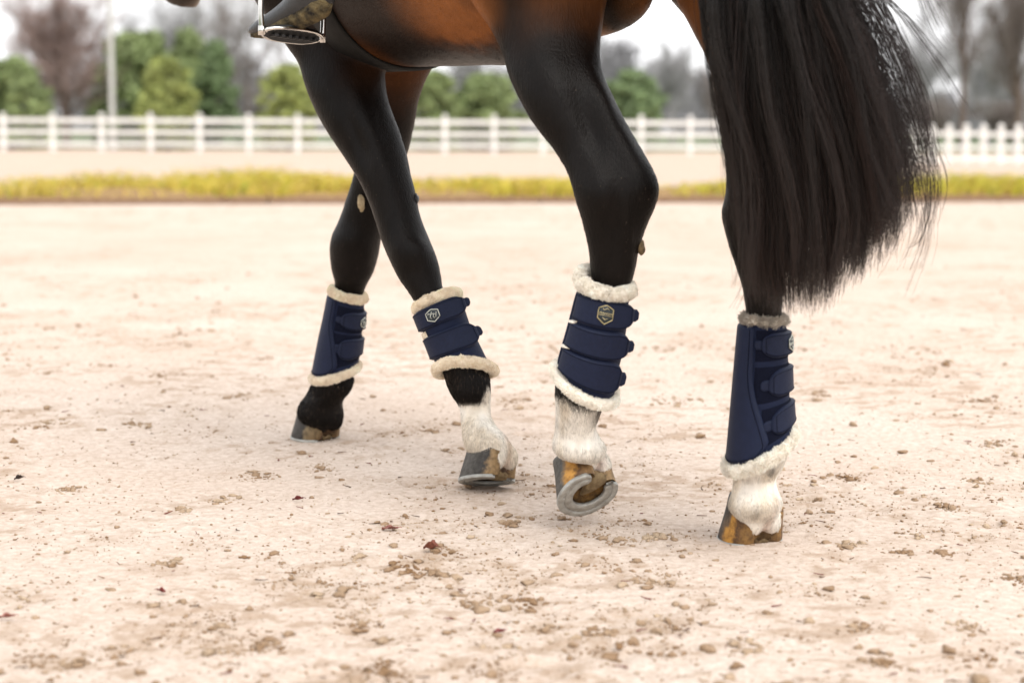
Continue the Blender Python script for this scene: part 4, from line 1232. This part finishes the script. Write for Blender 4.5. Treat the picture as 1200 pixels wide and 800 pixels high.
def strap(S_, t0, hw, th_start, th_end, name, parent, material, end_round='end', ext=0.0, tab=True, skew=0.0, o=(.0005, .0062), rnd=.34, solid_back=True):
    """strap running round the boot from th_start to th_end (degrees); its rounded end is at th_end; ext = metres it stands off there"""
    def fn(u, v):
        w = (u + 1) / 2
        th = (th_start + (th_end - th_start) * min(1, w / (1 - ext_f))) if ext_f else th_start + (th_end - th_start) * w
        ex = 0.0
        if ext_f and w > 1 - ext_f:
            th = th_end; ex = (w - (1 - ext_f)) / ext_f * ext
        k = 1.0
        if w > 1 - rnd:
            q = (w - (1 - rnd)) / rnd; k = math.sqrt(max(0.02, 1 - q * q * .97))
        return th * D2R, t0 + skew * w + v * hw * k, ex
    ext_f = .0
    if ext:
        arc = abs(th_end - th_start) * D2R * float(S_.a[len(S_.a) // 2]); ext_f = ext / (ext + arc)
    V, f = patch(S_, None, fn, o[0], o[1], 54, 15)
    n = len(V)
    if ext:                                             # give the free end a back face
        V2, f2 = patch(S_, None, fn, o[0], o[0] + .0008, 54, 15)
        V = np.concatenate([V, V2]); f = f + [tuple(i + n for i in q[::-1]) for q in f2]
    so = mesh_obj(name, V, f, material, parent)
    # stitched seam line just inside the edge
    pts_ = []
    for q in np.linspace(-.93, .86, 40): pts_.append((q, -.8))
    for q in np.linspace(-.8, .8, 16): pts_.append((.86, q))
    for q in np.linspace(.86, -.93, 40): pts_.append((q, .8))
    P_ = []
    for (u, v) in pts_:
        th, t, ex = fn(u, v); p = S_.pt(th, t, o[1] + .0003)
        if ex: p = p + nrm(S_.pt(th - .02, t, o[1] + .0003) - p) * ex
        P_.append(p)
    tv, tf = tube(P_, .0006, 5); mesh_obj('seam', tv, tf, M['navy_loop'], so)
    if tab:
        def fnt(u, v):
            w = (u + 1) / 2
            k = math.sqrt(max(.05, 1 - max(0, (w - .5) / .5) ** 2 * .9))
            if ext: return th_end * D2R, t0 + skew + v * hw * .42 * k, ext - .004 + w * .015
            sgn = 1 if th_end > th_start else -1
            return (th_end - sgn * 3 + sgn * 19 * w) * D2R, t0 + skew + v * hw * .38 * k, 0
        V, f = patch(S_, None, fnt, .0004, .0042, 16, 9, .3); n = len(V)
        if ext:
            V2, f2 = patch(S_, None, fnt, .0004, .0008, 16, 9, .3)
            V = np.concatenate([V, V2]); f = f + [tuple(i + n for i in q[::-1]) for q in f2]
        mesh_obj('pull_tab', V, f, M['navy_strap'], so)
    return so


def fleece(S_, t, r, parent, material, axo=lambda th: 0.0, off=.004, seed=0, col=(.80, .70, .56), n=14000, th0=0.0, th1=360.0, rvar=lambda th: 1.0, hl=(.0016, .0036)):
    """a rolled fleece edge round the boot, with its pile"""
    rg_ = np.random.default_rng(seed)
    closed = (th1 - th0) >= 359
    th = np.linspace(th0, th1, 90, endpoint=not closed) * D2R
    pth = np.array([S_.pt(a, t, off, axo(a)) for a in th])
    rr = np.array([r * rvar(a) for a in th]) * (0.93 + .14 * vnoise(pth, 70, seed))
    if not closed:
        rr[:4] *= np.array([.55, .8, .92, 1]); rr[-4:] *= np.array([1, .92, .8, .55])
    v, f = tube(pth, rr, 16, closed)
    v = v + nrm(v - np.repeat(pth, 16, 0)) * ((vnoise(v, 190, seed + 3) - .5) * .0035)[:, None]
    o = mesh_obj('fleece_trim', v, f, material, parent)
    P, Nn, tri, w = sample_mesh(o.data, n, rg_)
    ln = rg_.uniform(hl[0], hl[1], n)
    b1 = nrm(rg_.normal(size=(n, 3)))
    tt_ = np.array([0, .35, .7, 1.0])
    # curl: neighbouring hairs lean the same way
    cx_ = np.stack([vnoise(P, 150, seed + 5 + k) - .5 for k in range(3)], 1) * 1.2
    Q = P[:, None] - Nn[:, None] * .001 + ln[:, None, None] * (Nn[:, None] * tt_[None, :, None] + (cx_ + .35 * b1)[:, None] * (tt_ ** 1.6)[None, :, None])
    cc = np.array(col)[None] * (0.78 + .4 * vnoise(P, 60, seed + 9))[:, None] * rg_.uniform(.9, 1.08, (n, 1))
    h = hair_obj('fleece_pile', Q, cc.clip(0, .9), rg_.uniform(.0004, .0007, n), .0002, M['fleece_hair'], o)
    h['kind'] = 'stuff'
    return o


M['fleece_hair'] = hair_mat('fleece_pile', rough=.9, spec=.15)


def shell(S_, parent, material=None, th0=0, th1=360, t0=0.0, t1=1.0, off=0.0, name='shell', thick=.006):
    th = np.linspace(th0, th1, 64, endpoint=False) * D2R; ts = np.linspace(t0, t1, 26)
    V = []
    for t in ts: V.append(S_.pt(th, np.full(len(th), t), off + .0012 * (vnoise(np.stack([th * 2, np.full(len(th), t * 9)], 1), 1.3, 8) - .5)))
    for t in ts[::-1]: V.append(S_.pt(th, np.full(len(th), t), off - thick))
    V = np.concatenate(V); return mesh_obj(name, V, grid_faces(52, 64, True, True), material or M['navy'], parent)


def badge(S_, th, t, off, r, parent, rim, plate, motif):
    """hexagonal badge lying on the strap, bent to it"""
    def P_(x, y_, o): return S_.pt(th * D2R + x / (float(S_.a.mean()) + .004), t + y_ / S_.len, off + o)
    hexa = [(r * math.sin(k * math.pi / 3), r * math.cos(k * math.pi / 3)) for k in range(6)]
    V = [P_(0, 0, .0022)] + [P_(-x * q, y_ * q, o) for q, o in ((.5, .0022), (1, .002), (1.03, 0)) for x, y_ in hexa]
    f = [(0, 1 + k, 1 + (k + 1) % 6) for k in range(6)] + [(1 + j * 6 + k, 1 + j * 6 + 6 + k, 1 + j * 6 + 6 + (k + 1) % 6, 1 + j * 6 + (k + 1) % 6) for j in range(2) for k in range(6)]
    b_ = mesh_obj('badge', V, f, plate, parent)
    pts_ = []
    for k in range(6):
        x0, y0 = hexa[k]; x1, y1 = hexa[(k + 1) % 6]
        for q in np.linspace(0, 1, 5)[:-1]: pts_.append(P_(-(x0 + (x1 - x0) * q), y0 + (y1 - y0) * q, .0022))
    v, f = tube(pts_, .0011, 6, True); mesh_obj('badge_rim', v, f, rim, b_)
    mo = MB()
    if motif == 'figure':       # leaping shape: body stroke, limbs, head
        st = [[(-.5, -.1), (-.15, .18), (.2, .12), (.5, .42)], [(-.5, -.1), (-.35, -.5)], [(-.2, .15), (-.05, -.3), (-.2, -.55)], [(.2, .12), (.38, -.2), (.3, -.5)], [(.5, .42), (.62, .2)], [(.2, .12), (-.05, .55)], [(-.5, -.1), (-.62, .25)]]
    else:                       # a written word across the middle with leaf strokes above and below
        st = [[(-.85, -.08), (-.7, .12), (-.6, -.06), (-.48, .1), (-.36, -.06), (-.2, .12), (-.1, -.06), (.06, .1), (.16, -.06), (.32, .1), (.45, -.06), (.6, .1), (.8, -.04)],
              [(-.4, .5), (-.1, .62), (.25, .4), (.42, .58)], [(-.3, -.45), (0, -.6), (.32, -.42)], [(-.8, -.2), (.8, -.18)]]
    for s_ in st:
        v, f = tube([P_(x * r * .95, -y_ * r * .95, .0028) for x, y_ in s_], .0008, 5); mo.add(v, f)
    mo.build('emblem', rim, b_)
    return b_


GL = 'navy fleece lined leg boots on the horse'
# --- far fore: inner side with strike pad, two straps coming round from the outside
SRF = Surf([(387, 344, 427, 355, 4.628, .98), (382, 370, 425, 379, 4.635, .98), (376, 397, 423, 402, 4.64, .98), (367, 441, 420, 426, 4.65, 1.0)], 6)
bt = empty('leg_boot', SRF.C.mean(0), 'navy boot on the solid black foreleg, strike pad facing out, pale fleece edges', 'leg boot', GL)
shell(SRF, bt)
def pad_fn(S_, a0, a1, bulge, tt0=.02, tt1=.965):
    def fn(u, v):
        t = tt0 + (tt1 - tt0) * (v + 1) / 2
        e = a0 + (a1 - a0) * sstep(.35, .95, np.array(t)).item()
        if t > .88: e += (t - .88) / .085 * 34 * (1 if u > 0 else 0) * abs(u)
        return (205 + (e - 205) * (u + 1) / 2) * D2R, t, 0
    return fn


def pad(S_, a0, a1, parent):
    fn = pad_fn(S_, a0, a1, 0)
    V, f = patch(S_, None, fn, .0004, .0075, 30, 40, .1)
    o = mesh_obj('strike_pad', V, f, M['navy_pad'], parent)
    P_ = [S_.pt(*fn(.8, q)[:2], .0079) for q in np.linspace(-.93, .9, 50)] + [S_.pt(*fn(q, .92)[:2], .0079) for q in np.linspace(.75, -.9, 30)]
    v, f = tube(P_, .0008, 5); mesh_obj('seam', v, f, M['navy_loop'], o)
    return o


def loop_field(S_, th0, th1, t0, t1, parent):
    def fn(u, v): return (th0 + (th1 - th0) * (u + 1) / 2) * D2R, t0 + (t1 - t0) * (v + 1) / 2, 0
    V, f = patch(S_, None, fn, .0002, .0016, 20, 12, .12)
    return mesh_obj('loop_patch', V, f, M['navy_loop'], parent)


pad(SRF, 118, 84, bt)
for t0, e in ((.29, 96), (.70, 92)):
    loop_field(SRF, 112, -10, t0 - .19, t0 + .19, bt)
    strap(SRF, t0, .135, -50, e, 'strap', bt, M['navy_strap'], rnd=.28, skew=.0, o=(.002, .0085))
badge(SRF, 22, .29, .0085, .0155, bt, M['silver'], M['badge_dark'], 'figure')
fleece(SRF, -.055, .0112, bt, M['fleece'], seed=1, off=-.003, col=(.88, .77, .61))
fleece(SRF, 1.03, .0118, bt, M['fleece'], seed=2, off=-.001, col=(.88, .79, .66))

# --- near fore: two broad straps with the hexagon badge
SLF = Surf([(488, 371, 541, 349, 4.095, .95), (494, 386, 546, 366, 4.09, .95), (501, 402, 553, 386, 4.085, .95), (508, 420, 563, 405, 4.08, .97), (514, 436, 577, 434, 4.075, 1.0)], 6)
bt = empty('leg_boot', SLF.C.mean(0), 'navy boot with two broad straps and a bright hexagon badge, on the crossing foreleg', 'leg boot', GL)
hem = lambda a: -.026 * math.sin(a) * (1 if math.sin(a) > 0 else .35)
th = np.linspace(0, 360, 64, endpoint=False) * D2R
V = []
for k in range(26):
    q = k / 25; V.append(SLF.pt(th, np.full(64, q), .0, np.array([hem(a) for a in th]) * q ** 2))
for k in range(25, -1, -1):
    q = k / 25; V.append(SLF.pt(th, np.full(64, q), -.005, np.array([hem(a) for a in th]) * q ** 2))
mesh_obj('shell', np.concatenate(V), grid_faces(52, 64, True, True), M['navy'], bt)
strap(SLF, .13, .168, 186, 62, 'strap', bt, M['navy_strap'], ext=.042, rnd=.22, skew=-.01, o=(.002, .0085))
strap(SLF, .60, .178, 186, 60, 'strap', bt, M['navy_strap'], ext=.044, rnd=.22, skew=-.05, o=(.002, .0085))
badge(SLF, 103, .13, .0085, .0165, bt, M['silver'], M['badge_dark'], 'figure')
V, f = patch(SLF, None, lambda u, v: ((163 + 17 * u) * D2R, .375 + .062 * v, 0), .0005, .006, 16, 10, .5)
mesh_obj('fleece_patch', V, f, M['fleece'], bt)
fleece(SLF, -.09, .0118, bt, M['fleece'], seed=3, off=-.006, col=(.88, .77, .61), axo=lambda a: -.006 * math.sin(a))
fleece(SLF, 1.0, .0125, bt, M['fleece'], seed=4, off=.003, col=(.88, .78, .63), axo=hem)

# --- near hind: three straps with tabs, the fleece rolled out at top and bottom
SLH = Surf([(677, 340, 737, 352, 3.475, .95), (671, 364, 735, 378, 3.48, .95), (664, 390, 731, 406, 3.49, .95), (657, 414, 724, 438, 3.50, .97), (653, 430, 719, 466, 3.51, 1.0)], 6)
bt = empty('leg_boot', SLH.C.mean(0), 'navy boot with three tabbed straps and thick white fleece rolls, on the raised hind leg', 'leg boot', GL)
shell(SLH, bt)
for k, t0 in enumerate((.155, .46, .755)):
    strap(SLH, t0, .145, 157, 60, 'strap', bt, M['navy_strap'], ext=.042, rnd=.24, skew=-.015, o=(.001, .0085))
badge(SLH, 84, .145, .0085, .0165, bt, M['gold'], M['badge_dark'], 'word')
V, f = patch(SLH, None, lambda u, v: ((152 + 11 * u) * D2R, .325 + .018 * v + .015 * u, 0), .0005, .0088, 14, 8, .5)
mesh_obj('fleece_patch', V, f, M['fleece_white'], bt)
V, f = patch(SLH, None, lambda u, v: ((150 + 14 * u) * D2R, .60 + .020 * v * (1 + u * .3) + .02 * u, 0), .0005, .0088, 14, 8, .5)
mesh_obj('fleece_patch', V, f, M['fleece_white'], bt)
strip_fn = lambda u, v: ((176 + 4 * u) * D2R, .47 + .46 * v, 0)
V, f = patch(SLH, None, strip_fn, .0004, .003, 8, 30, .4); mesh_obj('binding', V, f, M['navy_pad'], bt)
fleece(SLH, -.055, .0138, bt, M['fleece_white'], seed=5, off=.001, col=(.88, .83, .74), n=9000, th0=8, th1=150,
       axo=lambda a: -.004 - .010 * abs(math.cos(a)) ** 3)
fleece(SLH, -.065, .0128, bt, M['fleece_white'], seed=6, off=.0, col=(.88, .83, .74), n=10000, th0=140, th1=352,
       axo=lambda a: -.002 - .022 * float(sstep(2.4, 3.7, np.array(a))) + .012 * float(sstep(4.6, 6.1, np.array(a))))
fleece(SLH, 1.03, .0112, bt, M['fleece_white'], seed=7, off=.002, col=(.88, .83, .74), axo=lambda a: -.004 + .006 * math.sin(a))

# --- far hind: tall boot, big strike pad, three round ended straps
SRH = Surf([(869, 377, 921, 379, 3.455, .98), (866, 410, 923, 408, 3.458, .98), (862, 455, 924, 445, 3.462, .98), (858, 500, 926, 478, 3.466, .98), (854, 545, 928, 502, 3.472, 1.0)], 6)
bt = empty('leg_boot', SRH.C.mean(0), 'tall navy boot with long strike pad and three round ended straps, under the tail', 'leg boot', GL)
shell(SRH, bt)
pad(SRH, 120, 84, bt)
for t0, e in ((.185, 103), (.475, 86), (.765, 82)):
    loop_field(SRH, 116 if t0 < .6 else 98, -10, t0 - .125, t0 + .125, bt)
    strap(SRH, t0, .105, -50, e, 'strap', bt, M['navy_strap'], rnd=.27, o=(.002, .0095))
badge(SRH, 24, .185, .0095, .0165, bt, M['silver'], M['badge_dark'], 'word')
fleece(SRH, -.025, .0075, bt, M['fleece_white'], seed=8, off=-.006, col=(.46, .41, .35), n=7000, hl=(.003, .007))
fleece(SRH, 1.025, .0112, bt, M['fleece_white'], seed=9, off=.001, col=(.88, .83, .74), hl=(.002, .006))

# ================================================================== GIRTH, STIRRUP AND RIDER'S LEG
gm = MB(); gt = np.linspace(0, 2 * np.pi, 80, endpoint=False); V = []
for (da, o) in ((-.05, .004), (-.045, .012), (.045, .012), (.05, .004)):
    for q in gt:
        V.append(body_pt(.80 + da - .05 * math.sin(q), (.292 + o) * math.cos(q), 1.28 + (.322 + o) * math.sin(q)))
gm.add(V, grid_faces(4, 80, True, True))
gi = gm.build('girth', simple('girth_leather', (.006, .0055, .005), (.010, .009, .008), 60, .6, .25, .25, 500))
tag(gi, 'black leather girth strapped round the belly behind the elbow', 'girth')

rid = empty('person', at(345, -100, 3.95), "rider's lower leg in a dusty black leather riding boot, toe resting in the stirrup", 'person')
ft = Surf([(292, 38, 294, 40, 4.045, 1.4), (296, 30, 299, 42, 4.035, 1.6), (309, 20, 314, 42, 4.01, 1.5), (326, 8, 332, 37, 3.98, 1.25), (341, -6, 349, 31, 3.95, 1.05), (352, -22, 364, 25, 3.92, .85),
           (360, -34, 378, 18, 3.89, .7), (370, -40, 389, 6, 3.86, .6), (384, -36, 391, -8, 3.85, .4)])
shf = Surf([(352, 0, 374, -2, 3.895, .7), (345, -12, 386, -12, 3.89, .75), (338, -30, 395, -28, 3.89, .8), (332, -90, 402, -90, 3.90, .9), (322, -170, 405, -170, 3.92, .95), (312, -250, 402, -250, 3.95, .9)])
bm_ = MB(); bm_.add(*ft.mesh(32)); bm_.add(*shf.mesh(32))
rb = bm_.build('boot_raw', None)
md = rb.modifiers.new('r', 'REMESH'); md.mode = 'VOXEL'; md.voxel_size = .005; md.use_smooth_shade = True
ms = rb.modifiers.new('s', 'SMOOTH'); ms.iterations = 6
dg = bpy.context.evaluated_depsgraph_get(); bme = bpy.data.meshes.new_from_object(rb.evaluated_get(dg)); bpy.data.objects.remove(rb)
bme.materials.clear(); bme.materials.append(M['leather'])
rbo = bpy.data.objects.new('riding_boot', bme); COL.objects.link(rbo); rbo.parent = rid; rbo.matrix_parent_inverse = rid.matrix_world.inverted()
# sole with caked mud
M['mud'] = simple('muddy_boot_sole', (.018, .016, .014), (.17, .13, .065), 40, .9, .15, .9, 120, detail=8)
sl_ = Surf([(296, 37, 298, 43, 4.028, 1.6), (312, 30, 317, 43, 4.0, 1.7), (330, 20, 336, 38, 3.965, 1.45), (346, 10, 352, 33, 3.935, 1.1), (360, 0, 368, 27, 3.905, .95), (372, -8, 383, 19, 3.875, .8), (381, -14, 388, 8, 3.86, .6)])
sv, sf = sl_.mesh(28); sv = sv + np.array([0, -.006, -.003])
sv = sv + nrm(rng.normal(size=sv.shape)) * .0008
mesh_obj('boot_sole', sv, sf, M['mud'], rid)
# breeches: thigh and seat, above the picture
th_ = MB(); th_.add(*tube(catmull([body_pt(.86, .36, 1.50), body_pt(.92, .33, 1.62), body_pt(.78, .27, 1.74), body_pt(.52, .12, 1.82), body_pt(.44, 0, 1.86)], 6), catmull(np.array([[.065], [.075], [.09], [.11], [.15]]), 6)[:, 0], 20))
th_.build('breeches', M['breeches'], rid)

st = empty('stirrup', at(343, 42, 3.94), 'polished steel stirrup with black rubber tread under the riding boot', 'stirrup')
pA, pB = at(307, 37, 3.895), at(378, 46, 3.985)
lat = nrm(pB - pA); fw = nrm(np.cross(UP, lat)); fw = fw * (1 if fw[1] < 0 else -1); fw = nrm(fw * .91 + UP * .42); cen = (pA + pB) / 2; hwid = np.linalg.norm(pB - pA) / 2
an = np.linspace(0, 2 * np.pi, 48, endpoint=False)
ov = [cen + lat * hwid * np.sign(math.cos(a)) * abs(math.cos(a)) ** .75 + fw * .030 * math.sin(a) for a in an]
V = []
for (k_, z) in ((1.0, -.004), (1.0, .003), (.90, .003), (.90, -.004)):
    for p in ov: V.append(cen + (p - cen) * k_ + UP * z)
mesh_obj('tread_rim', V, grid_faces(4, 48, True, True), M['steel'], st)
V = []
for (k_, z) in ((.87, -.004), (.87, .008), (.2, .009)):
    for p in ov: V.append(cen + (p - cen) * k_ + UP * z)
f = grid_faces(3, 48, False, True); f += [tuple(range(48))[::-1], tuple(96 + i for i in range(48))]
mesh_obj('tread_pad', V, f, M['rubber'], st, False)
for k in range(-3, 4):
    v, f = box(cen + lat * k * hwid * .22 + UP * -.006, .004, .020, .003, lat[:2], .001); mesh_obj('tread_rib', v, f, M['rubber'], st, False)
tp = cen + UP * .135 + lat * -.0
arch = catmull([pA + UP * .0, pA + UP * .05 - lat * .002, pA + UP * .09 + lat * .006, tp - lat * .02, tp, tp + lat * .02, pB + UP * .09 - lat * .006, pB + UP * .05 + lat * .002, pB], 6)
v, f = tube(arch, .0062, 10)
mesh_obj('arch', v, f, M['steel'], st)
V = []
v, f = tube([pA - UP * .008, pA + UP * .012], [.0085, .0085], 12); mesh_obj('arch_foot', v, f, M['steel'], st)
v, f = tube([pB - UP * .008, pB + UP * .012], [.0062, .0062], 12); mesh_obj('arch_foot', v, f, M['steel'], st)
v, f = box(tp + UP * .16, .012, .003, .16, lat[:2], .001); mesh_obj('leather_strap', v, f, M['leather'], st, False)

# ================================================================== FALLEN LEAVES
def leaf(u, v, size, yaw, col, label, curl=.5, narrow=.45):
    p = gnd(u, v); p[2] = sand_z(p[0], p[1]) + .003
    nL, nW = 14, 7; V = []
    for i in range(nL):
        q = i / (nL - 1); w = narrow * size * (math.sin(math.pi * q ** .8) ** .8) * (1 + .18 * math.sin(q * 25)) * .5
        for j in range(nW):
            s = -1 + 2 * j / (nW - 1)
            V.append([(q - .5) * size, s * w, curl * size * .35 * s * s * math.sin(math.pi * q) + curl * .22 * size * q * q + .002 * math.sin(q * 9 + s * 4)])
    V = np.array(V); V[:, 2] += .004
    c, s = math.cos(yaw), math.sin(yaw)
    V = np.stack([V[:, 0] * c - V[:, 1] * s, V[:, 0] * s + V[:, 1] * c, V[:, 2]], 1) + p
    Vb = V - np.array([0, 0, .0007]); n = len(V); f = grid_faces(nL, nW); f = f + [tuple(i + n for i in q[::-1]) for q in f]
    o = empty('fallen_leaf', p, label, 'leaf', 'fallen leaves on the sand')
    lm = simple('dry_leaf', col, tuple(x * .6 for x in col), 120, .6, .35, .4, 300)
    mesh_obj('blade', np.concatenate([V, Vb]), f, lm, o)
    e = np.array([size * .5, 0, curl * .22 * size + .004]); e2 = np.array([size * .72, .002, .005])
    rot = lambda a: np.array([a[0] * c - a[1] * s, a[0] * s + a[1] * c, a[2]]) + p
    v, f = tube([rot(e), rot((e + e2) / 2 + np.array([0, 0, .001])), rot(e2)], [.0007, .0006, .0008], 5); mesh_obj('stalk', v, f, lm, o)


leaf(189, 698, .017, 2.8, (.16, .018, .012), 'glossy dark red teardrop leaf lying alone on bare sand', .5, .7)
leaf(22, 562, .022, .5, (.04, .022, .015), 'curled dark brown leaf on the sand', .8)
leaf(349, 588, .024, .1, (.15, .022, .02), 'thin curled red leaf between the front hooves and the foreground', .6, .25)
leaf(505, 648, .034, -.5, (.24, .08, .05), 'torn reddish brown leaf with one corner turned up', 1.1, .6)
leaf(457, 621, .034, .0, (.28, .11, .085), 'faded pinkish leaf pressed flat into crumbly sand', .25, .5)
leaf(585, 741, .020, .3, (.25, .06, .06), 'small red leaf flake among tiny scattered dark bits', .3, .4)
leaf(8, 726, .026, .2, (.33, .13, .10), 'pale pink leaf half buried in the sand', .4, .4)
leaf(350, 505, .012, 1.0, (.07, .04, .025), 'tiny dark leaf beside the solid black foreleg hoof', .5, .5)
